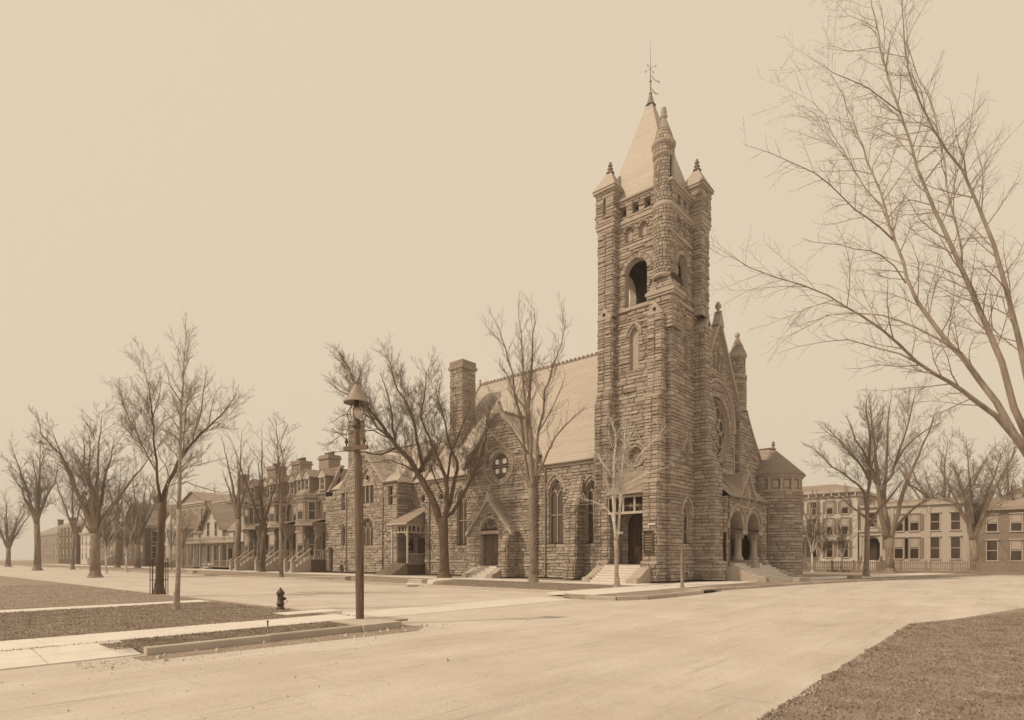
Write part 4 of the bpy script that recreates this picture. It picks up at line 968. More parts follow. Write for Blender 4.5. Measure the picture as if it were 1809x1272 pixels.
for s,yy in ((1,Y0+.15),(-1,Y1-.15)):
    mb=MB(); mb.tube([(X0+.07,yy,3.9),(X0+.07,yy+s*.15,4.3),(X0+.07,yy+s*.5,4.5)],.05,5); mb.build('bracket','painted',ph)
rb=MB(); slates(rb,(X0-.35,Y0-.3,5.45),(X0-.35,Y1+.35,5.45),(X1,Y1+.35,7.3),(X1,Y0-.3,7.3),.22,.02); rb.prism([(X0-.3,Y0-.1,5.42),(X1,Y0-.1,5.42),(X1,Y0-.1,7.25)],(0,.12,0)); rb.build('porch_roof','slated',ph)
bx('painted','fascia',ph,X0-.36,X0-.28,Y0-.3,Y1+.35,5.34,5.5)
bx('wooddk','door',ph,1.55,1.66,29.0,30.1,1.35,4.0); bx('dark','window',ph,1.0,1.6,30.9,30.97,2.6,3.9)
steps(FX(X0),28.3,30.9,6,1.35,.17,.33,ph,m='paintmid')
mb=MB(); mb.tube([(X0,31.1,2.3),(X0-1.9,31.1,1.3),(X0-2.0,31.1,.2)],.03,5); mb.build('handrail','iron',ph)
tp.split('moulding','trim',ph); rp.split('reveal','trim',ph); mp.finish(ph,260)

# =================================================================== generic house helpers
def hwin(par,face,c,z0,z1,w_,at_,glass='glass',frame='painted',shut=None,head=None,mid=True,blind=False,d=.06):
    """sash window: face 'x' looks to -x at x=at_, 'y' looks to -y at y=at_"""
    F=FX(at_) if face=='x' else FY(at_)
    mb=MB()
    for a,b,c0,c1 in ((c-w_/2-.1,c-w_/2,z0-.08,z1+.08),(c+w_/2,c+w_/2+.1,z0-.08,z1+.08)): sbox(F,mb,a,b,c0,c1,0,d)
    sbox(F,mb,c-w_/2,c+w_/2,z1,z1+.1,0,d); sbox(F,mb,c-w_/2-.16,c+w_/2+.16,z0-.14,z0,0,d+.08)
    if mid: sbox(F,mb,c-w_/2,c+w_/2,(z0+z1)/2-.04,(z0+z1)/2+.04,0,d*.7)
    if head=='cap': sbox(F,mb,c-w_/2-.22,c+w_/2+.22,z1+.1,z1+.22,0,d+.14)
    if head=='ped':
        P=F.P([c-w_/2-.25,c+w_/2+.25,c],[z1+.1,z1+.1,z1+.45],[d+.1]*3); mb.prism([tuple(p) for p in P],tuple(-F.N*(d+.1)))
    f=mb.build('window',frame,par)
    mb=MB(); sbox(F,mb,c-w_/2,c+w_/2,z0,z1,.005,.02); mb.build('pane',glass,f)
    if blind: mb=MB(); sbox(F,mb,c-w_/2+.04,c+w_/2-.04,(z0*.45+z1*.55),z1,.02,.03); mb.build('blind','glassp',f)
    if shut:
        for s in (-1,1):
            mb=MB(); e=c+s*(w_/2+.1+w_*.27); sbox(F,mb,e-w_*.26,e+w_*.26,z0,z1,0,.05)
            for k in range(6): sbox(F,mb,e-w_*.2,e+w_*.2,z0+(z1-z0)*(k+.3)/6,z0+(z1-z0)*(k+.75)/6,.05,.07)
            mb.build('shutter',shut,par)
def baluster_stair(par,x0,x1,y0,y1,z0,z1,m='trim'):
    """straight stoop: rises from x0 (street) to x1 (door), between y0 and y1"""
    n=7
    for i in range(n):
        mb=MB(); xx=x0+(x1-x0)*i/n; mb.box(xx,x1,y0+.1,y1-.1,z0+(z1-z0)*i/n-(.0 if i else .05),z0+(z1-z0)*(i+1)/n); mb.build('step',m,par)
    for y in (y0,y1):
        mb=MB(); mb.prism([(x0,y-.08,z0),(x1,y-.08,z0),(x1,y-.08,z1+.15),(x0,y-.08,z0+.35)],(0,.16,0)); mb.build('stair_wall',m,par)
        mb=MB(); mb.prism([(x0,y-.1,z0+1.0),(x1,y-.1,z1+.95),(x1,y-.1,z1+1.1),(x0,y-.1,z0+1.15)],(0,.2,0)); mb.build('handrail',m,par)
        for k in range(5):
            f=(k+.5)/5; xx=x0+(x1-x0)*f; mb=MB(); mb.box(xx-.07,xx+.07,y-.06,y+.06,z0+.3+(z1-z0-.2)*f,z0+1.02+(z1-z0-.05)*f); mb.build('baluster',m,par)
        mb=MB(); mb.box(x0-.3,x0+.05,y-.2,y+.2,z0-.05,z0+1.25); mb.box(x0-.36,x0+.11,y-.26,y+.26,z0+1.25,z0+1.35); mb.prism([(x0-.3,y-.2,z0+1.35),(x0+.05,y-.2,z0+1.35),(x0+.05,y+.2,z0+1.35),(x0-.3,y+.2,z0+1.35)],(0,0,.08)); mb.lathe((x0-.12,y,z0+1.4),[(.16,0),(.14,.12),(.02,.25)],8); mb.build('newel_post',m,par)
# =================================================================== row houses
def rowhouse(y0,label):
    h=thing('row_house',label,'house',(4,y0+3.6,.2),'brick row houses with mansard roofs beside the parish house')
    Wd=7.35; y1=y0+Wd; fx=.3
    mb=MB(); mb.box(fx,11,y0,y1,.2,9.6); mb.build('wall','brick',h)
    # canted bay, two storeys
    b0,b1=y0+2.9,y0+6.9; pts=[(fx,b0),(fx-1.35,b0+.85),(fx-1.35,b1-.85),(fx,b1)]
    mb=MB(); mb.prism([(x,y,.2) for x,y in pts],(0,0,9.2)); mb.build('bay','brickp' if y0<50 else 'brick',h)
    mb=MB()
    for z,e,hh in ((1.85,.1,.35),(5.05,.12,.25),(6.0,.15,.22),(6.22,.06,.5),(8.95,.14,.25),(9.4,.3,.3),(9.7,.42,.2)):
        ce=((fx),(b0+b1)/2); P=[(fx,b0-e),(fx-1.35-e,b0+.85-e*.3),(fx-1.35-e,b1-.85+e*.3),(fx,b1+e)]
        mb.prism([(x,y,z) for x,y in P],(0,0,hh))
    mb.split('bay_string_course','trim',h)
    for (z0,z1) in ((2.2,4.9),(6.75,8.85)):
        hwin(h,'x',(b0+b1)/2,z0,z1,1.25,fx-1.35,blind=True)
        for s,(p,q) in enumerate(((pts[0],pts[1]),(pts[2],pts[3]))):
            a=Vector((*p,0));b=Vector((*q,0)); U=(b-a).normalized(); nn=Vector((-U.y,U.x,0)); nn= nn if nn.x<0 else -nn
            F=Frame(tuple(a),tuple(U),tuple(nn)); L=(b-a).length; mb=MB()
            sbox(F,mb,L/2-.48,L/2-.36,z0-.1,z1+.1,0,.06); sbox(F,mb,L/2+.36,L/2+.48,z0-.1,z1+.1,0,.06); sbox(F,mb,L/2-.5,L/2+.5,z0-.14,z0,0,.1); sbox(F,mb,L/2-.36,L/2+.36,(z0+z1)/2-.04,(z0+z1)/2+.04,0,.05); sbox(F,mb,L/2-.5,L/2+.5,z1,z1+.12,0,.08)
            f=mb.build('window','painted',h); mb=MB(); sbox(F,mb,L/2-.36,L/2+.36,z0,z1,.005,.02); mb.build('pane','glass',f)
    # door bay
    hwin(h,'x',y0+1.3,6.6,8.7,.85,fx,head='cap',blind=True)
    bx('wooddk','door',h,fx-.06,fx,y0+.7,y0+1.9,2.0,4.9); bx('painted','door_frame',h,fx-.1,fx-.02,y0+.55,y0+.7,2.0,5.1); bx('painted','door_frame',h,fx-.1,fx-.02,y0+1.9,y0+2.05,2.0,5.1)
    # porch hood on big brackets
    p0,p1=y0+.1,y0+3.0; 
    mb=MB(); mb.box(fx-2.3,fx,p0,p1,5.75,6.0); mb.box(fx-2.45,fx,p0-.1,p1+.1,6.0,6.15); mb.prism([(fx-2.5,p0-.15,6.15),(fx-2.5,p1+.15,6.15),(fx,p1+.15,6.15),(fx,p0-.15,6.15)],(0,0,.08)); mb.prism([(fx-2.4,p0,6.23),(fx-2.4,p1,6.23),(fx-.2,p1-.3,6.75),(fx-.2,p0+.3,6.75)],(.1,0,.02)); mb.build('porch_roof','paintmid',h)
    mb=MB(); slates(mb,(fx-2.4,p0-.1,6.22),(fx-2.4,p1+.1,6.22),(fx,p1+.1,6.75),(fx,p0-.1,6.75),.2,.02); mb.build('porch_slates','slated',h)
    for k in range(9): bx('painted','dentil',h,fx-2.55,fx-2.42,p0+.1+k*.33,p0+.25+k*.33,5.85,6.1)
    for y in (p0+.15,p1-.15):
        mb=MB(); pr_=[(fx-2.1,5.75),(fx-2.2,5.35),(fx-1.9,4.6),(fx-1.95,4.0),(fx-1.6,4.1),(fx-1.3,4.75),(fx-.6,5.2),(fx,5.25),(fx,5.75)]
        mb.prism([(x,y-.1,z) for x,z in pr_],(0,.2,0)); mb.build('bracket','paintmid',h)
        mb=MB(); mb.lathe((fx-2.0,y,1.95),[(.16,0),(.16,.9),(.1,1.0),(.12,1.3),(.09,1.9),(.16,2.05),(.1,2.15)],10); mb.build('porch_post','paintmid',h)
    bx('trim','porch_floor',h,fx-2.3,fx,p0,p1,1.7,1.95); bx('brick','porch_base',h,fx-2.2,fx,p0+.1,p1-.1,.2,1.7)
    mb=MB(); mb.box(fx-2.3,fx-.1,p0,p0+.1,2.75,2.9); 
    for k in range(6): mb.box(fx-2.2+k*.38,fx-2.1+k*.38,p0+.02,p0+.1,1.95,2.75)
    mb.build('balustrade','trim',h)
    baluster_stair(h,fx-4.6,fx-2.3,y0+.75,y0+2.35,.2,1.95)
    # eaves cornice, mansard, dormers
    mb=MB(); mb.box(fx-.15,fx,y0,y1,9.0,9.25); mb.box(fx-.35,fx+.1,y0,y1,9.45,9.75); mb.box(fx-.5,fx+.1,y0,y1,9.75,9.95); mb.build('cornice','paintmid',h)
    for k in range(14):
        y=y0+.25+k*.52
        if b0-.2<y<b1+.2: bx('painted','cornice_bracket',h,fx-1.72,fx-1.4,y-.07,y+.07,9.1,9.4) if b0+.9<y<b1-.9 else None
        else: bx('painted','cornice_bracket',h,fx-.35,fx,y-.07,y+.07,9.2,9.45)
    mb=MB(); slates(mb,(fx-.3,y0+.3,9.95),(fx-.3,y1-.3,9.95),(fx+1.35,y1-.3,13.0),(fx+1.35,y0+.3,13.0),.26,.025); slates(mb,(fx-.3-1.2,b0+.9,9.95),(fx-1.5,b1-.9,9.95),(fx+.9,(b0+b1)/2+.4,12.4),(fx+.9,(b0+b1)/2-.4,12.4),.26,.025); 
    slates(mb,(fx,b0,9.9),(fx-1.5,b0+.9,9.95),(fx+.9,(b0+b1)/2-.4,12.4),(fx+1.0,(b0+b1)/2-.5,12.4),.26,.025); mb.box(fx+1.3,10.5,y0,y1,9.6,13.0); mb.box(fx+1.2,fx+1.6,y0+.3,y1-.3,12.95,13.2); mb.build('mansard_roof','slated',h)
    mb=MB()
    for y in (y0,y1-.28):
        mb.prism([(fx-.4,y,9.9),(fx+.1,y,9.9),(fx+1.9,y,13.4),(fx+1.35,y,13.4)],(0,.28,0))
    mb.build('party_parapet','brickp',h)
    for c,w_ in ((y0+1.35,1.1),(y0+4.05,1.05),(y0+5.85,1.0)):
        xf=fx-.35+(0 if c<b0 else -.55)
        mb=MB(); mb.box(xf,fx+1.2,c-w_/2-.1,c+w_/2+.1,10.0,12.1); mb.build('dormer','paintmid',h)
        mb=MB()
        for s in (-1,1):
            a=(xf-.25,c+s*(w_/2+.38),11.95); b=(xf-.25,c,12.95); mb.prism([a,b,(b[0],b[1],b[2]+.14),(a[0],a[1],a[2]+.14)],(1.9,0,0))
        mb.build('dormer_roof','slated',h)
        mb=MB(); mb.prism([(xf-.2,c-w_/2-.3,11.98),(xf-.2,c+w_/2+.3,11.98),(xf-.2,c,12.75)],(.1,0,0)); mb.box(xf-.22,xf-.1,c-w_/2-.2,c+w_/2+.2,11.8,12.0)
        for s in (-1,1): mb.box(xf-.12,xf,c+s*(w_/2)-.08,c+s*(w_/2)+.08,10.2,11.85)
        mb.build('dormer_pediment','painted',h)
        hwin(h,'x',c,10.35,11.7,w_-.35,xf,d=.04)
    # chimney stack on the party wall
    mb=MB(); cx=4.6; mb.box(cx-.9,cx+.9,y1-1.2,y1+1.2,12.5,15.2); mb.box(cx-1.05,cx+1.05,y1-1.35,y1+1.35,15.2,15.45); mb.box(cx-.95,cx+.95,y1-1.25,y1+1.25,15.45,15.75); mb.build('chimney','brickp',h)
    for k in range(4): 
        mb=MB(); mb.lathe((cx,y1-.9+k*.6,15.75),[(.17,0),(.15,.45),(.18,.5)],8); mb.build('chimney_pot','brick',h)
rowhouse(44.95,'mansard row house nearest the stone parish house, pale bay window left of its porch')
rowhouse(52.3,'middle one of the three mansard row houses, its stair behind a slender pale street tree')
rowhouse(59.65,'last mansard row house, next to the cottage with a long veranda')

# =================================================================== cottage with veranda
ct=thing('cottage','light cottage with steep front gable and a long veranda with arched brackets','house',(5,78,.2))
bx('white','wall',ct,1.2,9,67.2,90,.2,6.2)
mb=MB(); mb.prism([(.7,77.0,.2),(.7,84.6,.2),(.7,84.6,7.0),(.7,80.8,10.5),(.7,77.0,7.0)],(5,0,0)); mb.build('front_gable','white',ct)
mb=MB()
for s in (-1,1):
    a=(.0,80.8+s*4.7,6.3); b=(.0,80.8,10.75); slates(mb,a,(7,a[1],6.3),(7,80.8,10.75),b,.3,.03); mb.prism([(0,a[1],6.15),(0,a[1],6.4),(0,80.8,10.85),(0,80.8,10.55)],(.18,0,0))
slates(mb,(.9,67.0,6.1),(.9,77.2,6.1),(5.5,77.2,9.8),(5.5,67,9.8),.3,.03); slates(mb,(.9,84.4,6.1),(.9,90.4,6.1),(5.5,90.4,9.8),(5.5,84.4,9.8),.3,.03); slates(mb,(10,67,6.1),(10,90.4,6.1),(5.5,90.4,9.8),(5.5,67,9.8),.3,.03)
mb.build('roof','slated',ct)
mb=MB()
for s in (-1,1):
    for k in range(5):
        f=(k+.5)/5; y=80.8+s*4.3*f; z=10.5-4.3*f*.95; mb.box(.1,.2,y-.12,y+.12,z-.45,z)
mb.box(.08,.18,80.7,80.9,8.9,10.6); mb.build('bargeboard','paintmid',ct)
for c in (79.3,82.3): hwin(ct,'x',c,5.4,7.5,.8,.7,head='cap')
for c in (69.5,73.5,87): hwin(ct,'x',c,4.6,5.8,.9,1.2)
for c in (69.5,73,76.3): hwin(ct,'x',c,1.6,3.7,1.0,1.2)
for c in (79.3,82.3,87): hwin(ct,'x',c,1.3,3.8,1.0,.7 if c<85 else 1.2)
for c in (75,): bx('wooddk','door',ct,1.12,1.2,74.6,75.7,.8,3.3)
bx('paintmid','veranda_floor',ct,-1.5,1.2,67.2,90.2,.45,.65); bx('paintmid','veranda_roof',ct,-1.9,1.2,66.9,90.6,4.05,4.25)
bx('painted','veranda_fascia',ct,-1.92,-1.8,66.9,90.6,4.25,4.4)
mb=MB(); mb.box(-1.6,-1.5,67.2,90.2,4.95,5.08)
for k in range(46): mb.box(-1.58,-1.5,67.4+k*.5,67.55+k*.5,4.4,4.95)
mb.build('deck_balustrade','painted',ct)
for k in range(10):
    y=67.5+k*2.5; mb=MB(); mb.box(-1.55,-1.38,y-.09,y+.09,.65,3.2); mb.box(-1.6,-1.33,y-.14,y+.14,3.2,3.35); mb.box(-1.53,-1.4,y-.07,y+.07,3.35,4.05)
    for s in (-1,1): mb.tube([(-1.47,y+s*.08,3.3),(-1.47,y+s*.35,3.8),(-1.47,y+s*.75,4.02)],.05,4)
    mb.build('veranda_post','painted',ct)
for a,b in ((72.6,74.9),(70.0,72.4)): 
    mb=MB(); mb.box(-1.5,-1.42,a,b,1.4,1.5)
    for k in range(9): mb.box(-1.49,-1.43,a+.1+k*.26,a+.18+k*.26,.65,1.4)
    mb.build('railing','paintmid',ct)
bx('trim','step',ct,-2.6,-1.5,75.2,77.4,.15,.35); bx('trim','step',ct,-2.1,-1.5,75.2,77.4,.35,.55)
# =================================================================== large houses behind and further left
def block(name,label,cat,x0,x1,y0,y1,zt,m,roof='hip',rz=3,rows=((1.5,3.6),(5.2,7.3)),nw=4,chim=(),glass='glass',fr='painted',head='cap',shut=None,facey=True,group=None,roofm='slated',base=0.15):
    h=thing(name,label,cat,((x0+x1)/2,(y0+y1)/2,.2),group)
    bx(m,'wall',h,x0,x1,y0,y1,.15,zt)
    mb=MB(); mb.box(x0-.35,x1+.35,y0-.35,y1+.35,zt-.15,zt+.2); mb.box(x0-.15,x1+.15,y0-.15,y1+.15,zt-.5,zt-.15); mb.build('cornice',fr,h)
    mb=MB(); e=.4; a=[(x0-e,y0-e,zt+.2),(x1+e,y0-e,zt+.2),(x1+e,y1+e,zt+.2),(x0-e,y1+e,zt+.2)]
    if roof=='hip':
        k=min(x1-x0,y1-y0)*.42; b=[(x0+k,y0+k,zt+rz),(x1-k,y0+k,zt+rz),(x1-k,y1-k,zt+rz),(x0+k,y1-k,zt+rz)]
        for i in range(4): slates(mb,a[i],a[(i+1)%4],b[(i+1)%4],b[i],.4,.03)
        mb.poly(b)
    elif roof=='gx':   # gable looking to -x
        yc=(y0+y1)/2
        for s,(yy) in ((0,y0-e),(1,y1+e)): slates(mb,(x0-e,yy,zt),(x1+e,yy,zt),(x1+e,yc,zt+rz),(x0-e,yc,zt+rz),.4,.03)
    elif roof=='gy':
        xc=(x0+x1)/2
        for xx in (x0-e,x1+e): slates(mb,(xx,y0-e,zt),(xx,y1+e,zt),(xc,y1+e,zt+rz),(xc,y0-e,zt+rz),.4,.03)
    else: mb.box(x0,x1,y0,y1,zt+.2,zt+.35)
    mb.build('roof',roofm,h)
    if roof=='gx':
        mb=MB(); yc=(y0+y1)/2; mb.prism([(x0,y0,zt),(x0,y1,zt),(x0,yc,zt+rz-.25)],(.3,0,0)); mb.build('gable_wall',m,h)
    if roof=='gy':
        mb=MB(); xc=(x0+x1)/2; mb.prism([(x0,y0,zt),(x1,y0,zt),(xc,y0,zt+rz-.25)],(0,.3,0)); mb.build('gable_wall',m,h)
    for z0,z1 in rows:
        for k in range(nw): hwin(h,'x',y0+(y1-y0)*(k+.5)/nw,z0,z1,.95,x0,glass,fr,head=head,shut=shut,blind=(k*5+int(z0*3))%3!=0)
        if facey:
            n2=max(1,int((x1-x0)/3.2))
            for k in range(n2): hwin(h,'y',x0+(x1-x0)*(k+.5)/n2,z0,z1,.95,y0,glass,fr,head=head,blind=(k*7+int(z0))%3==0)
    for cx,cy,zc in chim:
        mb=MB(); mb.box(cx-.6,cx+.6,cy-.9,cy+.9,zt,zc-.3); mb.box(cx-.72,cx+.72,cy-1.02,cy+1.02,zc-.3,zc); mb.build('chimney','brick',h)
    return h
block('mansion','tall dark brick house with low hipped roof and square chimney rising behind the cottage','house',8,22,80,98,12.4,'brick','hip',2.6,((1.5,4),(5.4,7.8),(8.9,11.0)),5,((11,92,17.4),))
block('mansion','tall house with classical front gable standing behind the cottage roof, left of the chimney','house',7,20,99.5,112,12.6,'brickp','gx',2.4,((1.5,4),(5.2,7.8),(9.0,11.2)),4,facey=False)
wb=block('bay_house','pale two-storey house with a white bay front, beyond the tree with the iron guard','house',3,12,100,112,7.2,'white','gx',3.6,((1.8,4.0),(4.9,6.7)),3,((8,108,12.4),),facey=True)
mb=MB(); mb.prism([(1.6,103.3,.2),(1.6,107.3,.2),(3,108.6,.2),(3,102,.2)],(0,0,7.0)); mb.build('bay','white',wb)
for c in (104.3,106.3):
    for z0,z1 in ((1.8,4.0),(4.9,6.6)): hwin(wb,'x',c,z0,z1,.9,1.6,head='cap')
baluster_stair(wb,-1.0,1.8,98.0,99.8,.2,1.6,'painted')
block('dark_house','dark steep-gabled brick house behind bare trees, left of the pale bay house','house',2,13,117,131,8.4,'brick','gx',5.2,((1.8,4.2),(5.2,7.4)),4,((8,128,15.5),))
lh=block('stair_house','brick house with a tall entrance stair at the far left of the street','house',2,13,134,147,9.2,'brickp','hip',2.6,((2.2,4.6),(5.8,8.0)),4,((8,143,13.5),))
baluster_stair(lh,-2.5,2,136,138.5,.2,2.4,'painted')
block('gabled_house','white gabled house second from the left end of the street','house',2,13,151,165,8.0,'white','gx',4.6,((1.6,4.0),(5,7)),4,((7,160,14),))
block('terrace_house','square brick house farthest along the side street','house',2,13,169,188,10.5,'brick','hip',2.4,((1.6,4.0),(5,7),(8,9.8)),5,((7,178,15),))
block('terrace_house','broad pale house closing the left end of the view','house',3,14,193,222,9.0,'brickp','hip',3.0,((1.6,4.0),(5,7.4)),7,((8,200,14),(8,215,14)),facey=False)
block('corner_house','tall brick house among trees on the near side of the side street','house',-58,-44,70,86,9.5,'brick','hip',3.2,((1.6,4.0),(5.2,7.6)),4,((-50,78,15),))
# =================================================================== right-hand houses
wh=thing('white_house','white three-storey bracketed house with shuttered windows beyond the picket fence','house',(62,6,.2))
bx('white','wall',wh,56.6,70,-.7,22,.15,11.0)
mb=MB(); mb.box(56.0,70.5,-1.3,22.4,11.3,11.75); mb.box(56.4,70,-.9,22,10.7,11.3); mb.build('cornice','painted',wh)
for k in range(22): bx('painted','cornice_bracket',wh,56.05,56.4,-.6+k*1.02,-.4+k*1.02,10.75,11.3)
mb=MB(); q4=[(56.2,-1.1,11.75),(70,-1.1,11.75),(70,22,11.75),(56.2,22,11.75)]; q5=[(60,3,13.0),(66,3,13),(66,18,13),(60,18,13)]
for i in range(4): slates(mb,q4[i],q4[(i+1)%4],q5[(i+1)%4],q5[i],.4,.03)
mb.build('roof','slated',wh)
for c in (.9,2.9,5.1,7.3,9.4,12,15,18):
    for (z0,z1) in ((8.3,10.1),(5.3,7.6),(2.0,4.3)):
        hwin(wh,'x',c,z0,z1,.8,56.6,'glass','painted','shutter','ped',blind=int(c*3+z0*7)%3==0)
for k in range(3): hwin(wh,'y',58.5+k*4,5.3,7.6,.9,-.7,'glass','painted',head='cap')
# porch on its front
bx('painted','porch_roof',wh,53.8,56.6,6.0,14.0,4.6,4.9); bx('painted','porch_roof_edge',wh,53.6,56.6,5.8,14.2,4.9,5.05); bx('paintmid','porch_floor',wh,53.8,56.6,6,14,.9,1.1)
for y in (6.3,8.6,11,13.6):
    mb=MB(); mb.lathe((54.0,y,1.1),[(.2,0),(.2,.2),(.14,.3),(.12,3.0),(.2,3.2),(.22,3.5)],10); mb.build('porch_column','painted',wh)
for a,b in ((6.3,8.6),(8.6,11),(11,13.6)):
    mb=MB(); 
    for k in range(8):
        f0,f1=k/8*math.pi,(k+1)/8*math.pi; c=(a+b)/2; r_=(b-a)/2-.15
        mb.prism([(53.95,c+r_*math.cos(f0),3.4+r_*math.sin(f0)*.9),(53.95,c+r_*math.cos(f1),3.4+r_*math.sin(f1)*.9),(53.95,c+r_*math.cos(f1),4.6),(53.95,c+r_*math.cos(f0),4.6)],(.1,0,0))
    mb.build('porch_arch','painted',wh)
steps(FX(53.8),8.9,10.7,5,1.1,.15,.33,wh)
ew=thing('entrance_house','pale house with bracketed entrance porch and steps next to the white three-storey house','house',(62,-7,.2))
bx('painted','wall',ew,57.2,70,-13.5,-.8,.15,9.0)
mb=MB(); mb.box(56.9,70,-13.8,-.9,9.0,9.4); mb.build('cornice','painted',ew); bx('slated','roof',ew,58,70,-13,-1.5,9.4,9.9)
bx('painted','portico',ew,55.6,57.2,-3.9,-1.1,5.0,5.5); bx('painted','portico_cornice',ew,55.4,57.2,-4.1,-.95,5.5,5.75); bx('dark','doorway',ew,57.1,57.2,-3.4,-1.6,1.6,4.6); bx('wooddk','door',ew,57.0,57.12,-3.0,-2.0,1.6,4.2)
for y in (-3.75,-1.25):
    mb=MB(); mb.box(55.7,55.95,y-.14,y+.14,1.5,5.0); mb.build('portico_column','painted',ew)
mb=MB()
for s,y in ((1,-3.6),(-1,-1.4)): mb.prism([(55.8,y,5.0),(55.8,y,3.9),(55.8,y+s*.3,4.6),(55.8,y+s*.9,5.0)],(.12,0,0))
mb.build('bracket','painted',ew)
bx('trim','portico_floor',ew,55.6,57.2,-3.9,-1.1,.2,1.55); steps(FX(55.6),-3.6,-1.4,7,1.55,.15,.3,ew)
mb=MB()
for y in (-3.7,-1.3): mb.prism([(55.6,y-.08,.2),(53.5,y-.08,.2),(53.5,y-.08,.6),(55.6,y-.08,2.2)],(0,.16,0))
mb.build('stair_wall','paintmid',ew)
hwin(ew,'x',-2.5,6.3,8.2,1.0,57.2,head='cap')
for c in (-5.6,-7.4,-9.7,-11.9): 
    for z0,z1 in ((1.8,4.6),(5.6,7.8)): hwin(ew,'x',c,z0,z1,.95,57.2,'glass','painted',head='cap',blind=int(c*10+z0)%2==0,shut='shutter' if c>-8 else None)
mb=MB(); 
for k in range(3): mb.box(57.08,57.2,-13.4+k*4.2,-13.1+k*4.2,.3,8.8)
mb.build('batten','painted',ew)
rh=thing('dark_trimmed_house','drab house with pale window surrounds at the right edge, behind the big forked tree','house',(60,-19,.2))
bx('paintmid','wall',rh,55.5,70,-27,-14.2,.15,7.8); bx('slated','roof_deck',rh,55,70.5,-27.5,-13.8,7.8,8.1)
mb=MB(); q4=[(55,-27.5,8.1),(70.5,-27.5,8.1),(70.5,-13.8,8.1),(55,-13.8,8.1)]; q5=[(60,-22.5,11),(66,-22.5,11),(66,-18.5,11),(60,-18.5,11)]
for i in range(4): slates(mb,q4[i],q4[(i+1)%4],q5[(i+1)%4],q5[i],.4,.03)
mb.build('roof','slated',rh)
for c in (-15.7,-18,-21,-24.5):
    for z0,z1 in ((1.6,4.0),(5.2,7.2)): hwin(rh,'x',c,z0,z1,1.0,55.5,'glass','painted',head='cap',blind=int(c*2+z0)%2==0)
block('corner_villa','square villa with hipped roof beyond the right-hand street trees','house',58,72,-46,-31,7.6,'brickp','hip',3.4,((1.6,4.0),(5.0,7.0)),4,((64,-38,13.5),),facey=True)
block('tall_house','tall brick house at the far right among trees','house',58,72,-66,-51,9.5,'brick','hip',3.0,((1.6,4.0),(5.0,7.4)),4,((64,-58,15),),facey=True)
# picket fence along the yard
fn=thing('picket_fence','white picket fence on a low base along the yard right of the church','fence',(41.8,-4,.15))
ya,yb=16.0,-26.0
for k in range(int((ya-yb)/.2)):
    y=ya-k*.2
    if k<290: 
        mb=MB(); mb.prism([(41.75,y-.055,.45),(41.75,y+.055,.45),(41.75,y+.055,1.45),(41.75,y,1.55),(41.75,y-.055,1.45)],(.03,0,0)); mb.build('picket','paintmid',fn)
for z in (.62,1.28): bx('paintmid','rail',fn,41.78,41.86,yb,ya,z,z+.09)
for k in range(18): y=ya-k*2.4; bx('paintmid','fence_post',fn,41.78,41.96,y-.09,y+.09,.1,1.62)
bx('paintmid','base_board',fn,41.7,41.8,yb,ya,.1,.46)
# =================================================================== street furniture
# ---- arc lamp
lx,ly=-29.72,-4.85
lp=thing('street_lamp','tall wooden arc-lamp post with conical hood and glass globe at the near kerb','street lamp',(lx,ly,.17))
tx,ty=lx-.05,ly+.06
mb=MB(); mb.tube([(lx,ly,.15),(lx-.01,ly+.012,1.2),((lx+tx)/2,(ly+ty)/2,3.2),(tx,ty,5.98)],[.10,.098,.092,.078],8,smooth=False); mb.build('post','pole',lp)
mb=MB(); mb.tube([(lx+.085,ly-.06,.15),(lx+.085,ly-.06,2.6),(tx+.10,ty-.08,4.95),(tx+.02,ty-.04,5.12)],.030,6); mb.build('conduit','pole',lp)
ax_=Vector((RV.x*.93+FV.x*-.36,RV.y*.93+FV.y*-.36,0)).normalized()
zc=5.13
def along(t,dz=0): return (tx+ax_.x*t,ty+ax_.y*t,zc+dz)
mb=MB(); pp=ax_.orthogonal(); pn=Vector((-ax_.y,ax_.x,0))*.05
a=Vector(along(-.40));b=Vector(along(.40)); dd_=-FV*.12
mb.prism([a-pn+dd_,b-pn+dd_,b+pn+dd_,a+pn+dd_],(0,0,.11)); mb.build('crossarm','pole',lp)
for t in (-.32,.30):
    p=Vector(along(t,.11))+dd_; mb=MB(); mb.lathe(tuple(p),[(.02,0),(.02,.08),(.045,.1),(.05,.16),(.03,.2),(.035,.23),(.01,.25)],10); mb.build('insulator','iron',lp)
for s,t in ((-1,-.32),(1,.30)):
    p=Vector(along(t,.2))+dd_; mb=MB(); mb.tube([p,p+Vector((0,0,.3))+ax_*(.02*s),Vector((tx,ty,5.9))+ax_*(.24*s),Vector((tx,ty,6.1))+ax_*(.19*s),Vector((tx,ty,6.28))+ax_*(.24*s),Vector((tx,ty,6.5))+ax_*(.16*s)],.009,5); mb.build('lamp_lead','wire',lp)
mb=MB(); mb.lathe((tx,ty,5.78),[(.10,0),(.125,.03),(.125,.10),(.1,.14),(.1,.24),(.05,.28)],12); mb.build('collar','iron',lp)
mb=MB(); mb.lathe((tx,ty,6.03),[(.02,0),(.09,.02),(.15,.08),(.172,.17),(.15,.26),(.09,.33),(.06,.36)],20); mb.build('globe','globe',lp)
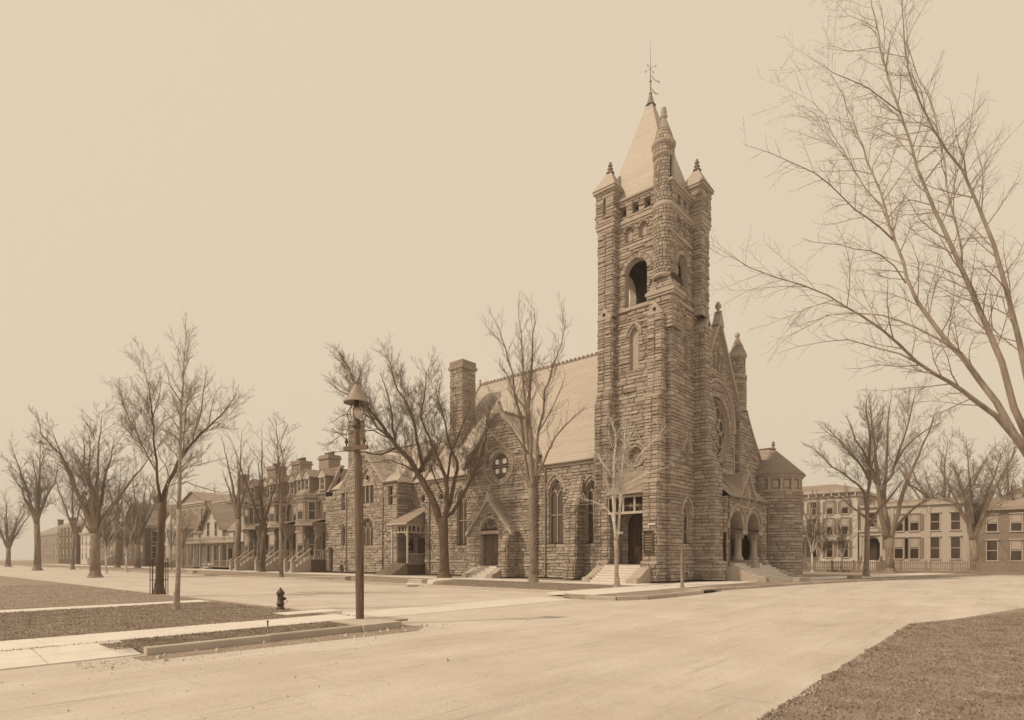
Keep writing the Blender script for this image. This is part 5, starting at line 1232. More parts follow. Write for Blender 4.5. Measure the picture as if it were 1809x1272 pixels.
for k in range(4):
    a=math.atan2(ax_.y,ax_.x)+k*math.pi/2+.15; c,s=math.cos(a),math.sin(a)
    big_=(k%2==0)
    pr_=[(.07,6.56),(.08,6.45),(.2,6.3),(.205,6.17),(.15,6.03),(.04,5.98)] if not big_ else [(.14,6.56),(.16,6.46),(.29,6.28),(.30,6.14),(.22,5.98),(.08,5.93)]
    mb=MB(); mb.tube([(tx+r_*c,ty+r_*s,z) for r_,z in pr_],.012,6); mb.build('hanger','iron',lp)
mb=MB(); mb.lathe((tx,ty,6.52),[(.375,0),(.385,.015),(.375,.03),(.30,.13),(.235,.24),(.17,.36),(.11,.47),(.075,.53),(.07,.585),(.10,.60),(.10,.625),(.02,.65)],36); hd=mb.build('lamp_hood','hood',lp)
mb=MB(); mb.lathe((tx,ty,6.36),[(.05,0),(.07,.02),(.07,.3),(.02,.36)],12); mb.build('arc_carbon_housing','iron',lp)
mb=MB()
for k in range(6): z=2.2+k*.42; s=1 if k%2 else -1; mb.tube([(lx+RV.x*.1*s,ly+RV.y*.1*s,z),(lx+RV.x*.2*s,ly+RV.y*.2*s,z+.01)],.01,4)
mb.build('climbing_step','iron',lp)
def wire(p,q,sag,label,r_=.008):
    p=Vector(p);q=Vector(q); mb=MB(); mb.tube([p.lerp(q,i/16)-Vector((0,0,sag*4*(i/16)*(1-i/16))) for i in range(17)],r_,4); tag(mb.build('overhead_wire','wire'),label,'wire')
pI=Vector(along(-.32,.33))+dd_
q_=at(586,757,17.2); mb=MB(); mb.tube([pI-Vector((0,0,.02)),pI.lerp(q_,.5)+Vector((0,0,.02)),q_],[.012,.011,.009],5); mb.build('wire_stub','wire',lp)
# ---- hydrant
hx,hy=-29.45,.35
hy_=thing('fire_hydrant','dark cast-iron fire hydrant on the near lawn edge','fire hydrant',(hx,hy,.14))
mb=MB(); mb.lathe((hx,hy,.12),[(.14,0),(.15,.03),(.15,.07),(.115,.09),(.115,.19),(.14,.2),(.14,.24),(.11,.26),(.105,.5),(.11,.53),(.13,.54),(.135,.575),(.12,.6)],24); mb.build('barrel','iron',hy_)
mb=MB(); mb.lathe((hx,hy,.72),[(.15,0),(.15,.02),(.12,.05),(.085,.10),(.05,.13),(.035,.15),(.035,.18),(.015,.2)],20); mb.build('bonnet','iron',hy_)
def spout(dx,dy,z,r_,L):
    mb=MB(); mb.tube([(hx,hy,z),(hx+dx*(.1+L*.5),hy+dy*(.1+L*.5),z),(hx+dx*(.1+L),hy+dy*(.1+L),z)],r_,12); mb.tube([(hx+dx*(.07+L),hy+dy*(.07+L),z),(hx+dx*(.13+L),hy+dy*(.13+L),z)],r_*1.3,8); mb.tube([(hx+dx*(.13+L),hy+dy*(.13+L),z),(hx+dx*(.17+L),hy+dy*(.17+L),z)],r_*.45,5); return mb.build('nozzle','iron',hy_)
spout(RV.x,RV.y,.52,.045,.04); spout(-FV.x*.8+RV.x*.3,-FV.y*.8+RV.y*.3,.55,.03,.02)
mb=MB(); mb.tube([(hx+RV.x*.22,hy+RV.y*.22,.48),(hx+RV.x*.25,hy+RV.y*.25,.40),(hx+RV.x*.2,hy+RV.y*.2,.36)],.008,4); mb.build('chain','iron',hy_)
# ---- carriage blocks
def cblock(x,y,lab,yaw=0,sx=.95,sy=.5,sz=.34):
    mb=MB(); c,s=math.cos(yaw),math.sin(yaw)
    def P(a,b,z): return (x+a*c-b*s,y+a*s+b*c,z)
    for (e,z0,z1) in ((0,.12,.12+sz-.1),(.03,.12+sz-.1,.12+sz)):
        q_=[P(-sx/2-e,-sy/2-e,z0),P(sx/2+e,-sy/2-e,z0),P(sx/2+e,sy/2+e,z0),P(-sx/2-e,sy/2+e,z0)]; mb.prism(q_,(0,0,z1-z0))
    o=mb.build('carriage_block','kerb'); tag(o,lab,'mounting block','stone carriage blocks along the kerbs')
cblock(-13.0,21.9,'stone carriage block at the kerb by the parish house, left of the lamp post',R(90),1.5)
cblock(-13.0,12.6,'stone carriage block at the kerb in front of the big leaning elm',R(90),1.4)
cblock(9.0,-6.3,'stone carriage block on the front kerb just right of the stair turret',R(-12),1.5)
cblock(17.5,-8.2,'stone carriage block farther along the front kerb, beside the street tree',R(-14),1.5)
cblock(-13.1,52,'small stone carriage block at the kerb before the veranda cottage',R(90),1.4)
# ---- hitching post, stake
px_,py_=-6.4,-3.9
hp=thing('hitching_post','slim grey post with a side bracket standing on the church corner sidewalk','post',(px_,py_,.17))
mb=MB(); mb.lathe((px_,py_,.15),[(.13,0),(.12,.1),(.095,.14),(.09,1.9),(.10,1.95),(.07,2.02),(.07,2.4),(.05,2.5),(.01,2.55)],12); mb.build('shaft','barkm',hp)
mb=MB(); mb.tube([(px_,py_,1.15),(px_+.3,py_-.25,1.15),(px_+.32,py_-.27,.95)],.03,5); mb.build('bracket','painted',hp)
stp,_=gnd(473,1108,.15); mb=MB(); mb.lathe((stp.x,stp.y,.12),[(.018,0),(.018,.16),(.03,.17),(.03,.2),(.0,.21)],8); tag(mb.build('valve_stake','iron'),'tiny iron stake on the grass strip beside the near kerb','stake')
# ---- notice board and name plate on the tower buttress
nb_=thing('notice_board','small framed church notice board with rows of lettering on the tower buttress','notice board',(-1.55,.95,2.4))
mb=MB(); Fb=FX(-1.50); sbox(Fb,mb,.62,1.34,2.35,3.75,0,.05); sbox(Fb,mb,.55,1.41,3.75,3.85,0,.12); sbox(Fb,mb,.55,1.41,2.27,2.35,0,.1); mb.build('board','wooddk',nb_)
mb=MB(); 
for z0,z1 in ((2.35,3.75),):
    sbox(Fb,mb,.60,.68,z0,z1,.05,.1); sbox(Fb,mb,1.28,1.36,z0,z1,.05,.1)
mb.build('frame','wood',nb_)
for k in range(6): mb=MB(); z=2.5+k*.19; sbox(Fb,mb,.74,1.22,z,z+.07,.05,.062); mb.build('slat','paintmid',nb_)
mb=MB(); mb.tube([(-1.56,.98+.25*math.cos(math.pi*i/8),3.55+.12*math.sin(math.pi*i/8)) for i in range(9)],.02,4); mb.build('arched_heading','paintmid',nb_)
mb=MB(); sbox(FX(-1.50),mb,.45,1.0,4.28,4.42,0,.03); tag(mb.build('name_plate','white'),'small white street name plate fixed to the tower buttress above the notice board','sign')

# =================================================================== trees
def perp(d,rn):
    v=Vector((rn.gauss(0,1),rn.gauss(0,1),rn.gauss(0,1))); v-=d*v.dot(d); return v.normalized()
def rough(pts,rn,amt):
    """subdivide a limb and give it natural wander"""
    out=[Vector(pts[0])]
    for a,b in zip(pts[:-1],pts[1:]):
        a=Vector(a);b=Vector(b);L=(b-a).length; n=2 if L>.8 else 1
        for i in range(1,n+1):
            p=a.lerp(b,i/n)
            if i<n: p+=Vector((rn.uniform(-1,1),rn.uniform(-1,1),rn.uniform(-1,1)))*L*amt
            out.append(p)
    return out
def sprout(mb,pts,rads,rn,lev,maxlev,sp,ratio,start=.25,up=.25,minr=.006,lmax=4,ang=(28,58),droop=0):
    seg=[0]
    for a,b in zip(pts[:-1],pts[1:]): seg.append(seg[-1]+(b-a).length)
    L=seg[-1]
    if L<.15: return
    s=L*start+rn.uniform(0,sp)
    while s<L*.99:
        i=0
        while seg[i+1]<s and i<len(seg)-2: i+=1
        f=(s-seg[i])/max(1e-6,seg[i+1]-seg[i]); p=pts[i].lerp(pts[i+1],f); r0=rads[i]+(rads[i+1]-rads[i])*f
        d=(pts[i+1]-pts[i]).normalized()
        an=R(rn.uniform(*ang)); q_=(d*math.cos(an)+perp(d,rn)*math.sin(an)+Vector((0,0,up))).normalized()
        ln=min(lmax,L*ratio*(1.15-.75*s/L)*rn.uniform(.55,1.25))
        if ln>.12:
            n=4 if lev==1 else 3; P=[p];dd=q_
            for k in range(n):
                dd=(dd+Vector((rn.gauss(0,.16),rn.gauss(0,.16),rn.gauss(0,.14)+up*.28-droop*.25*k))).normalized(); P.append(P[-1]+dd*(ln/n))
            rs=min(r0*.6,.004+ln*.0068); rs=max(rs,minr); rr=[rs+(minr-rs)*(k/n)**.8 for k in range(n+1)]
            mb.tube(P,rr,4 if lev==1 else 3,cap=False,smooth=True)
            if lev<maxlev: sprout(mb,P,rr,rn,lev+1,maxlev,sp*(.52 if lev==1 else .45),ratio*1.02,.15,up,minr,lmax*.5,ang,droop)
        s+=sp*rn.uniform(.5,1.5)
def finish_tree(t,trunk,crown,bark,twig):
    trunk.build('trunk',bark,t); crown.build('crown',twig,t)
def roots(mb,base,r,rn,z=.12):
    prof=[(r*1.75,-.08),(r*1.45,.06),(r*1.18,.25),(r*1.03,.6)]
    mb.lathe((base.x,base.y,base.z),prof,12)
def pxtree(name,label,base,D,trunk,limbs,seed,bark='barkm',twig='twig',sp=.55,ratio=.34,maxlev=3,up=.22,limbstart=.25,minr=.006,group=None,wander=.05,lmax=4,droop=0,roots_=True,ws=1.,cb=None):
    trunk=[(x,y,w_*ws) for x,y,w_ in trunk]; limbs=[(o,[(x,y,w_*ws) for x,y,w_ in p]) for o,p in limbs]
    """limb tracks are real 3D paths: each has its own distance offset (metres) from the trunk"""
    rn=random.Random(seed); b=at(*base,D); t=thing(name,label,'tree',(b.x,b.y,b.z),group)
    s=D/FPX; tm=MB(); cm=MB()
    P=[at(x,y,D) for x,y,w_ in trunk]; rr=[w_*s/2 for x,y,w_ in trunk]
    P2=[P[0]-Vector((0,0,.15))]+P[1:]
    tm.tube(P2,rr,12,smooth=True)
    if roots_: roots(tm,b,rr[0]*.98,rn)
    for off,pts in limbs:
        n=len(pts); o0=0 if not isinstance(off,tuple) else off[0]; o1=off if not isinstance(off,tuple) else off[1]
        Q=[at(x,y,D+o0+(o1-o0)*(i/(n-1))) for i,(x,y,w_) in enumerate(pts)]; rr=[w_*s/2 for x,y,w_ in pts]
        Q2=rough(Q,rn,wander); m=len(Q2)
        R2=[np.interp(i/(m-1),np.linspace(0,1,n),rr) for i in range(m)]
        (cm if cb or rr[0]<.05 else tm).tube(Q2,[max(minr,float(x)) for x in R2],8,cap=True,smooth=True)
        sprout(cm,Q2,R2,rn,1,maxlev,sp,ratio,limbstart,up,minr,lmax,droop=droop)
    finish_tree(t,tm,cm,bark,twig)
    return t
def G_(px,py,z=.15): return (EYE-z)*FPX/(py-PYH)
# big leaning elm before the parish house
DA=G_(785,1021,.16)
pxtree('elm_tree','big dark elm with heavy leaning limbs between parish house and side porch',(785,1021),DA,
 [(785,1021,27),(785,1000,23),(784,960,21),(783,935,24),(781,915,26)],
 [(-1.5,[(783,935,17),(770,897,17),(752,860,15),(737,835,13.5),(729,820,12.5),(712,800,11),(699,786,10),(685,767,8),(668,742,6),(655,728,5),(641,701,4),(628,675,2.5),(615,648,1.2)]),
  (1.5,[(699,786,7),(694,760,5),(693,735,4),(686,700,3),(672,660,1.5)]),
  (-3,[(729,820,7),(705,790,6),(690,777,5),(667,757,4.5),(648,722,4),(630,690,3),(618,650,1.5),(600,625,1)]),
  (3,[(737,835,9),(749,830,8.5),(743,808,8),(736,776,7),(733,752,6),(722,718,5),(702,688,3.5),(692,655,2),(683,625,1)]),
  (-2,[(784,925,14),(790,895,12),(790,864,10),(787,843,9),(777,816,7),(765,790,6),(752,760,5),(743,735,4),(750,701,3),(753,655,1.5)]),
  (2,[(788,905,11),(796,888,10),(800,864,9),(808,830,8),(808,818,7),(801,803,6),(789,765,5),(783,735,3.5),(776,712,2.5),(768,680,1)]),
  (-1,[(790,850,6),(796,803,5),(810,769,4),(827,728,3),(831,701,1.5)]),
  (3,[(790,912,9),(800,905,8),(812,885,7.5),(837,837,7),(850,805,6),(858,776,5),(862,735,3),(872,700,1.5)]),
  (-4,[(700,790,5),(672,803,4),(645,799,3),(618,797,2),(585,800,1.2)]),
  (0,[(745,845,5),(715,822,3.5),(690,812,2.5),(655,818,1.5),(635,812,1)]),
  (4,[(690,775,4),(660,760,3),(630,762,2.4),(600,770,1.5),(575,790,1)]),
  (2,[(781,870,4),(770,850,3),(757,800,2.4),(752,770,1.5)]),
  (-3,[(655,728,4),(630,705,3),(600,690,2),(575,670,1)]),
  (3,[(668,742,4),(640,730,3),(612,732,2),(590,745,1)])],21,'bark','twig',.30,.38,3,.2,ws=.74,lmax=3.6)
DB=G_(942,1028,.16)
pxtree('elm_tree','tall slender elm in front of the church nave, its stems rising above the roof ridge',(942,1028),DB,
 [(942,1028,20),(942,1000,17),(941,940,16),(940,880,16),(939,862,17)],
 [(-.5,[(939,868,13),(941,850,11),(937,802,9.5),(935,745,8),(936,690,6.5),(940,636,5),(941,590,3),(944,545,1.2)]),
  (1.2,[(938,866,9),(933,845,8),(927,805,7.5),(920,735,6.5),(906,660,4.5),(893,615,3),(880,575,1.5)]),
  (-1.6,[(936,800,6),(930,745,5.5),(925,690,5),(924,640,3.6),(921,590,2),(915,550,1)]),
  (1.6,[(941,860,9),(948,838,8),(950,800,7),(951,763,6),(962,690,5),(977,643,3.5),(992,607,2),(1000,565,1)]),
  (-2.2,[(944,850,7),(957,824,5.5),(967,800,5),(980,773,4),(1000,750,3.4),(1015,735,2.6),(1035,719,1.2)]),
  (2.6,[(937,870,6),(929,845,5),(915,813,4.4),(897,795,3.8),(883,780,3.2),(862,758,2.6),(845,735,2),(832,704,1.2)]),
  (-3,[(933,800,4),(915,775,3.2),(895,745,2.5),(876,735,2),(850,722,1)]),
  (2,[(936,740,3.6),(915,705,2.8),(895,660,2),(880,640,1)]),
  (-2,[(951,763,4),(968,735,3),(985,700,2.2),(1000,660,1)])],31,'barkm','twig',.42,.36,3,.34,minr=.005,lmax=3,ws=.74)
DC=G_(1090,1037,.17)
tC=pxtree('birch_tree','small pale-barked tree standing right before the tower doorway steps',(1090,1037),DC,
 [(1090,1037,9.5),(1089,1010,8),(1089,975,8),(1088,955,8.5)],
 [(-.4,[(1088,958,6),(1085,925,5.4),(1083,880,5),(1084.5,830,4.4),(1087.5,790,3.4),(1087,765,2.6),(1081,742,1.2)]),
  (.6,[(1089,955,6),(1093,925,5.4),(1096,890,5),(1098,850,4.4),(1102,800,3.6),(1103,775,2.6),(1106,745,1.2)]),
  (-.8,[(1097,868,4),(1104,857,3.4),(1121,849,3),(1140,838,2.6),(1160,830,2),(1182,825,1.2)]),
  (.8,[(1099,846,3.4),(1110,832,3),(1129,805,2.6),(1147,787,2),(1163,771,1.6),(1176,752,1)]),
  (1.0,[(1086,930,3),(1080,908,2.4),(1066,893,2),(1045,885,1.4),(1016,874,.9)]),
  (-1,[(1083,885,3),(1076,868,2.6),(1071,846,2.2),(1064,818,1.6),(1056,800,.9)]),
  (.9,[(1084,850,2.6),(1070,825,2),(1055,805,1.4),(1040,780,.9)]),
  (-.9,[(1086,800,2.4),(1078,780,1.6),(1074,760,1)]),
  (-.5,[(1102,800,2.4),(1112,778,1.8),(1122,765,1)])],41,'midbark','barkp',.25,.42,3,.12,group=None,minr=.0048,lmax=1.7,ws=.95,cb=1)
bh=at(1095,942,DC-.25); mb=MB(); mb.box(bh.x-.22,bh.x+.22,bh.y-.09,bh.y+.05,bh.z-.05,bh.z+.07); mb.box(bh.x-.26,bh.x+.26,bh.y-.12,bh.y+.08,bh.z+.07,bh.z+.1); tag(mb.build('sign_board','white'),'small white signboard nailed to the pale tree before the tower','sign')
DD=G_(281,1049,.15)
pxtree('elm_tree','dark forked elm with a slatted iron guard around its trunk, near left',(281,1049),DD,
 [(281,1049,26),(282,1020,24),(283,985,23),(285,930,21),(287,900,22),(287,888,22)],
 [(-.8,[(287,905,14),(283,880,10),(281,867,8.5),(277,832,7),(274,799,6),(271,775,5.4),(269,740,4.5),(265,700,3),(258,665,1.8),(252,640,1)]),
  (1.2,[(278,836,5.5),(270,822,5),(258,799,4.6),(246,775,4),(227,740,3.4),(216,712,2.6),(213,690,2),(209,670,1)]),
  (.6,[(288,900,17),(290,870,14),(298,850,13),(308,834,12),(315,815,10.5),(321,808,9),(332,792,7.5),(342,781,7),(355,765,6),(366,757,4.6),(380,743,3.6),(400,722,2.6),(418,696,1.4)]),
  (-1,[(340,784,5),(344,762,4),(352,740,3.4),(358,700,2.4),(366,655,1.2)]),
  (1.4,[(321,810,5),(325,787,4.6),(327,752,4),(331,712,3),(339,678,2),(352,662,1)]),
  (-1.2,[(290,892,6),(296,870,4),(299,845,3.4),(294,825,2.6),(281,805,1.6),(278,790,1)]),
  (-1.5,[(269,745,3),(276,715,2.4),(283,690,1.8),(285,665,1)]),
  (2,[(366,757,3.4),(372,730,2.8),(378,705,2),(392,680,1)]),
  (-2,[(294,852,4),(298,860,3),(318,850,2.4),(330,835,1.6),(345,830,1)]),
  (1,[(284,885,3.6),(270,862,2.6),(262,850,1.8),(245,845,1)])],51,'bark','twig',.22,.42,3,.22,minr=.0036,lmax=2.4,ws=.56)
DE=G_(312,1076,.15)
pxtree('maple_tree','slim straight pale-trunked tree on the near lawn, in front of the forked elm',(312,1076),DE,
 [(312,1076,14),(314,1030,12.5),(316,980,12),(316,940,11.5),(316,900,11)],
 [(0,[(316,902,10.6),(317,870,10),(318,830,9),(319,790,8),(319,750,7),(321,700,5.4),(323,660,4),(326,625,2.4),(329,590,1)]),
  (.6,[(319,856,4),(330,851,3.4),(340,856,3),(362,863,2.4),(390,871,1.6),(412,869,1)]),
  (-.7,[(319,834,4),(330,824,3.2),(349,822,2.6),(375,815,2),(402,808,1.2)]),
  (.9,[(318,812,3.4),(302,793,2.8),(285,775,2),(272,760,1)]),
  (-.6,[(319,780,3.4),(300,765,2.8),(270,752,1.8),(245,745,1)]),
  (.8,[(319,760,3.4),(305,742,3),(290,722,2.4),(272,705,1.4)]),
  (-.8,[(321,712,3.2),(310,695,2.8),(299,678,2.2),(296,655,1.2)]),
  (.5,[(321,735,3),(333,715,2.6),(340,705,2),(358,695,1.2)]),
  (-.5,[(320,765,3),(335,760,2.4),(360,760,1.2)]),
  (.4,[(316,892,3),(304,878,2),(297,872,1)]),
  (.6,[(318,845,3),(335,842,2),(352,838,1)]),
  (-.4,[(323,670,2.4),(328,650,2),(336,630,1)])],61,'midbark','midbark',.2,.42,3,.2,minr=.003,wander=.07,lmax=1.4,ws=.66)
# iron tree guard round the forked elm
gb_=at(281,1049,DD); tg=thing('tree_guard','slender iron-bar guard standing round the forked elm trunk','tree guard',(gb_.x,gb_.y,.14))
for k in range(12):
    a=k*math.pi/6; x=gb_.x+.40*math.cos(a); y=gb_.y+.40*math.sin(a); mb=MB(); mb.tube([(x,y,.1),(x,y,1.78),(x+.05*math.cos(a),y+.05*math.sin(a),1.92)],.014,5); mb.build('bar','iron',tg)
for z in (.85,1.68):
    mb=MB(); mb.tube([(gb_.x+.41*math.cos(a),gb_.y+.41*math.sin(a),z) for a in [2*math.pi*i/24 for i in range(25)]],.016,5); mb.build('hoop','iron',tg)
# right pair
DR=G_(1530,1019,.15)
pxtree('street_tree','straight-trunked bare street tree at the right, nearer of the pair by the fence',(1530,1019),DR,
 [(1530,1019,11),(1531,990,9.5),(1532,960,9),(1532,930,9.5)],
 [(-.5,[(1532,935,8),(1533,890,6.5),(1537,850,6),(1536,800,5),(1534,750,3.5),(1530,705,1.5)]),
  (2,[(1531,905,5),(1527,870,4.5),(1502,846,3.6),(1470,825,2.6),(1440,795,1.6),(1420,785,1)]),
  (-2,[(1534,930,6),(1548,908,5),(1567,885,4.4),(1585,862,3),(1600,845,1.5)]),
  (2,[(1536,850,4),(1520,820,3.4),(1500,800,2.6),(1475,770,1.6),(1455,745,1)]),
  (-1,[(1530,915,4),(1512,900,3),(1490,882,2.2),(1465,876,1.4),(1440,880,1)]),
  (1,[(1537,840,4),(1546,800,3.4),(1552,760,2.4),(1560,715,1.2)])],71,'barkm','twig',.28,.36,3,.2,lmax=3,ws=.9)
DQ=G_(1572,1012,.15)
pxtree('elm_tree','broad old elm forking low beside the picket fence at the right',(1572,1012),DQ,
 [(1572,1012,17),(1571,990,14.5),(1571,970,15.5),(1570,950,18)],
 [(-2,[(1568,955,11),(1560,925,10),(1555,890,9),(1552,855,8),(1547,815,6),(1541,765,4),(1535,705,1.5)]),
  (2,[(1570,950,12),(1566,917,11),(1561,872,10),(1563,853,9),(1576,837,7),(1583,815,6),(1598,770,4),(1612,715,2),(1618,690,1)]),
  (-3,[(1574,952,11),(1577,938,10),(1587,906,8.5),(1593,877,8),(1600,855,7),(1613,825,5.5),(1630,785,4),(1650,735,1.5)]),
  (4,[(1566,948,8),(1556,938,7),(1550,930,6),(1538,918,5),(1520,905,3),(1495,895,1.5)]),
  (3,[(1561,880,6),(1545,850,5),(1528,830,4.4),(1505,800,3.4),(1480,775,2.2),(1450,755,1)]),
  (-3,[(1552,855,5),(1535,820,4),(1510,775,3),(1495,735,1.5)]),
  (1,[(1563,855,6),(1566,810,5),(1568,760,3.6),(1575,700,1.5)]),
  (-2,[(1580,935,6),(1600,912,5),(1625,890,4),(1660,870,2.5),(1690,860,1)]),
  (2,[(1600,855,4),(1618,862,3.6),(1645,880,2.6),(1680,885,1.2)]),
  (-4,[(1583,815,4),(1600,790,3.2),(1635,760,2.2),(1665,745,1)])],81,'barkm','twig',.4,.36,3,.2,lmax=4,ws=.82)
# great off-frame tree reaching in from the right
DT=14.5
tb_=at(1850,1110,DT); 
pxtree('overhanging_tree','large bare tree rooted beyond the right edge, branches reaching across the sky','' or (1850,1112),DT,
 [(1850,1112,62),(1846,1060,52),(1842,960,46),(1835,850,46),(1825,800,50)],
 [((0,-1.5),[(1830,830,30),(1760,735,24),(1700,690,21),(1650,660,18),(1619,639,16),(1589,609,13),(1559,583,11),(1524,559,9.5),(1463,522,7.5),(1416,503,6.2),(1377,492,5.4),(1325,473,3.8),(1299,457,2.6),(1256,431,1.2)]),
  ((0,1.5),[(1700,625,11),(1660,600,9.5),(1619,579,8),(1590,567,7),(1559,557,6),(1511,553,4.8),(1463,557,3.6),(1430,570,2.6),(1403,579,1.6)]),
  ((0,2),[(1828,815,32),(1760,710,26),(1700,630,22),(1655,580,19),(1619,530,16),(1602,492,13.5),(1585,436,12),(1565,372,10),(1541,306,8.5),(1525,258,7),(1507,211,5.6),(1488,165,4),(1472,137,3),(1450,105,1.5)]),
  ((1,-.5),[(1580,426,8.5),(1555,402,7.4),(1530,383,6.8),(1511,371,6),(1490,350,5.4),(1468,328,5),(1440,306,4.2),(1403,289,3.4),(1360,270,2.6),(1316,256,1.2)]),
  ((1,3),[(1578,410,7.5),(1558,366,6.8),(1528,332,6),(1500,285,5),(1475,245,4.2),(1459,205,3.4),(1435,180,2.6),(1403,163,2),(1370,148,1.2),(1340,137,.9)]),
  ((0,1),[(1830,805,30),(1770,640,24),(1710,500,20),(1665,400,16),(1640,345,14),(1619,295,12),(1602,233,10),(1588,192,9),(1576,159,8),(1562,110,7),(1552,60,5.5),(1540,10,4),(1530,-40,2.5)]),
  ((.5,-1),[(1592,200,6),(1562,177,5),(1533,155,4.4),(1500,140,3.4),(1472,129,2.6),(1440,105,1.2)]),
  ((0,-1),[(1832,790,26),(1800,600,22),(1755,430,18),(1700,300,14),(1650,230,10),(1625,180,8),(1606,130,6.5),(1599,90,5.5),(1595,30,4),(1590,-30,2.5)]),
  ((0,2),[(1560,583,5),(1530,545,4),(1500,520,3),(1470,505,2),(1430,500,1)]),
  ((.5,-1.5),[(1600,500,6),(1580,470,4.6),(1555,450,3.8),(1510,440,3),(1460,430,2.2),(1415,420,1.2)]),
  ((0,1.5),[(1500,545,4),(1460,535,3),(1420,545,2.4),(1385,590,1.6),(1355,625,1)]),
  ((0,-1),[(1463,556,3.4),(1430,575,3),(1400,590,2.6),(1380,605,2),(1355,640,1.2)]),
  ((0,.8),[(1619,640,9),(1590,625,7),(1550,615,5.5),(1500,600,4.4),(1460,603,3.4),(1410,612,2.4),(1370,625,1.2)]),
  ((.4,2),[(1700,480,9),(1690,400,8.5),(1672,330,8),(1660,250,6),(1640,170,5),(1610,100,3.4),(1590,60,2)])],91,'barkt','twigt',.24,.30,3,.05,limbstart=.2,minr=.0024,lmax=1.9,wander=.04,roots_=True,ws=.4)
# generic background trees
protos=[]
def generic(seed,H,r,spread,nl,lev=3,sp=.75,low=.26,mk='barkm'):
    rn=random.Random(seed); tm=MB(); cm=MB(); P=[Vector((0,0,-.1)),Vector((rn.uniform(-.1,.1),rn.uniform(-.1,.1),H*low*.5)),Vector((rn.uniform(-.2,.2),rn.uniform(-.2,.2),H*low))]
    tm.tube(P,[r*1.15,r*.92,r*.85],10); roots(tm,Vector((0,0,0)),r,rn)
    for k in range(nl):
        a=2*math.pi*(k+rn.uniform(-.3,.3))/nl; sp_=spread*(.15 if k==0 else rn.uniform(.5,1)); Ht=H*(1 if k==0 else rn.uniform(.72,.97)); z0=H*low*rn.uniform(.85,1.05)
        Q=[Vector((P[-1].x*.8,P[-1].y*.8,z0))]
        for i in range(1,7):
            f=i/6; rr_=sp_*(f**1.15); Q.append(Vector((math.cos(a+rn.uniform(-.15,.15))*rr_,math.sin(a+rn.uniform(-.15,.15))*rr_,z0+(Ht-z0)*f)))
        R_=[r*.62*(1-i/6)**1.1+.012 for i in range(7)]; Q2=rough(Q,rn,.05); m=len(Q2); R2=[float(np.interp(i/(m-1),np.linspace(0,1,7),R_)) for i in range(m)]
        tm.tube(Q2,R2,7); sprout(cm,Q2,R2,rn,1,lev,sp*.62,.36,.12,.2,.009,3.4)
    t=bpy.data.objects.new('street_tree',None); col.objects.link(t)
    tm.build('trunk',mk,t); cm.build('crown','twig',t); return t
used=set()
def place(pi,x,y,rot,s,label,name='street_tree',z=.13):
    src=protos[pi]
    if pi in used:
        t=src.copy(); col.objects.link(t)
        for c in src.children:
            d=c.copy(); col.objects.link(d); d.parent=t
    else: t=src; used.add(pi)
    t.name=name; t.location=(x,y,z); t.rotation_euler=(0,0,rot); t.scale=(s,s,s); t['label']=label; t['category']='tree'; t['group']='bare street trees in the distance'
protos=[generic(1,17,.45,5.5,7),generic(2,16,.34,3.4,6,sp=.65,low=.34),generic(3,9,.12,2.2,6,3,.4,.25,'barkp'),generic(4,20,.55,7.5,8,sp=.85),generic(5,13,.16,2.6,4,2,.55,.3),generic(6,16,.36,3.2,5,3,1.0,.36),generic(7,14,.24,3.0,4,3,1.0,.3,'bark')]
def ray_on(px,D): k=(px-PCX)/FPX; p=CAM+(FV+RV*k)*D; return p.x,p.y
def pl(pi,px,D,rot,s,label,**k): x,y=ray_on(px,D); place(pi,x,y,rot,s,label,**k)
pl(5,420,84,.5,1.25,'thick-trunked bare tree before the veranda cottage')
pl(6,463,73,1.2,1.25,'dark bare tree in front of the last row house stair')
pl(4,497,55,2.9,1.1,'slim tree on the grass strip before the middle row house')
pl(5,207,104,.2,1.15,'heavy dark tree before the stair house, farthest left of its cluster')
pl(2,223,80,1.9,1.0,'thin pale sapling left of the caged elm, in front of the dark trunk')
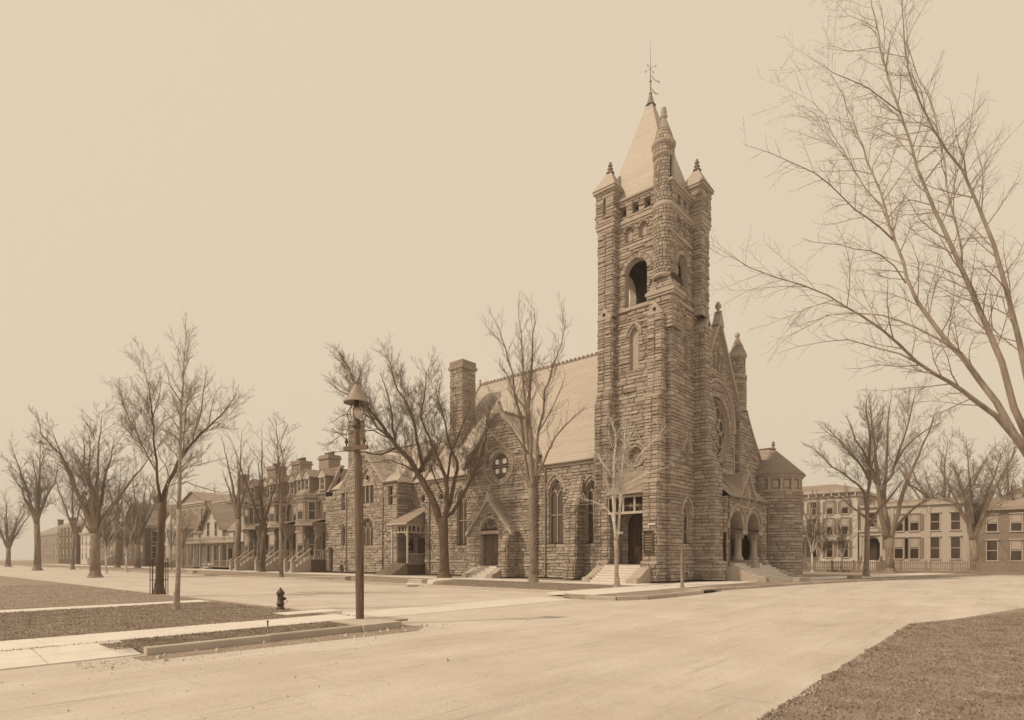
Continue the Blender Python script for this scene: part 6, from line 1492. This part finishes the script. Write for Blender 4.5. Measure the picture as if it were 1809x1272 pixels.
pl(0,243,99,2.6,.95,'leaning dark tree right of the thin sapling')
pl(3,262,128,1.1,.95,'wide tree rising behind the pale bay house')
pl(4,303,92,.9,.75,'small tree on the verge just right of the caged elm')
pl(4,324,92,2.2,.8,'small tree on the verge left of the veranda')
pl(3,170,118,3.3,.8,'wide bare tree at the left before the gabled white house')
pl(4,128,95,4.4,1.45,'full-crowned tree left of the sidewalk, fifth from the left edge')
pl(1,66,88,.4,1.25,'upright tree near the left edge over the side street')
pl(3,14,118,2.2,.75,'broad tree at the left edge of the view')
pl(0,168,58,5.2,.95,'tree on the near verge whose branches reach over the dark house')
pl(2,188,72,.6,.95,'thin sapling left of the paler sapling on the verge')
pl(0,350,150,1.4,1.15,'distant tree behind the tall brick house')
pl(3,585,135,.7,.85,'tree crown showing above the row-house chimneys')
pl(0,520,140,3.0,.8,'tree crown behind the middle row-house chimney')
pl(2,1435,72,.3,1.05,'small many-stemmed tree just right of the stair turret')
pl(2,1487,74,2.3,.85,'small yard tree before the shuttered white windows')
pl(2,1455,80,4.0,.8,'low yard tree between the two small yard trees')
pl(3,1430,150,1.0,.75,'tree behind the white three-storey house')
pl(3,1665,84,3.9,.95,'wide bare tree right of the old forked elm')
pl(0,1720,66,2.0,.9,'bare tree on the verge beyond the right street bend')
pl(1,1785,75,1.0,1.0,'upright bare tree at the right edge')
pl(3,1600,140,5.0,.9,'tall tree behind the drab trimmed house')

# =================================================================== haze
mb=MB(); mb.box(-500,640,-500,640,-1,43.5); hz=mb.build('haze','dark',kind='stuff')
hm=bpy.data.materials.new('haze'); hm.use_nodes=True; t=hm.node_tree; t.nodes.clear()
o_=t.nodes.new('ShaderNodeOutputMaterial'); pv=t.nodes.new('ShaderNodeVolumePrincipled'); pv.inputs['Density'].default_value=HAZE; pv.inputs['Color'].default_value=(1,.98,.95,1); pv.inputs['Anisotropy'].default_value=.2
t.links.new(pv.outputs[0],o_.inputs['Volume']); hz.data.materials.clear(); hz.data.materials.append(hm)
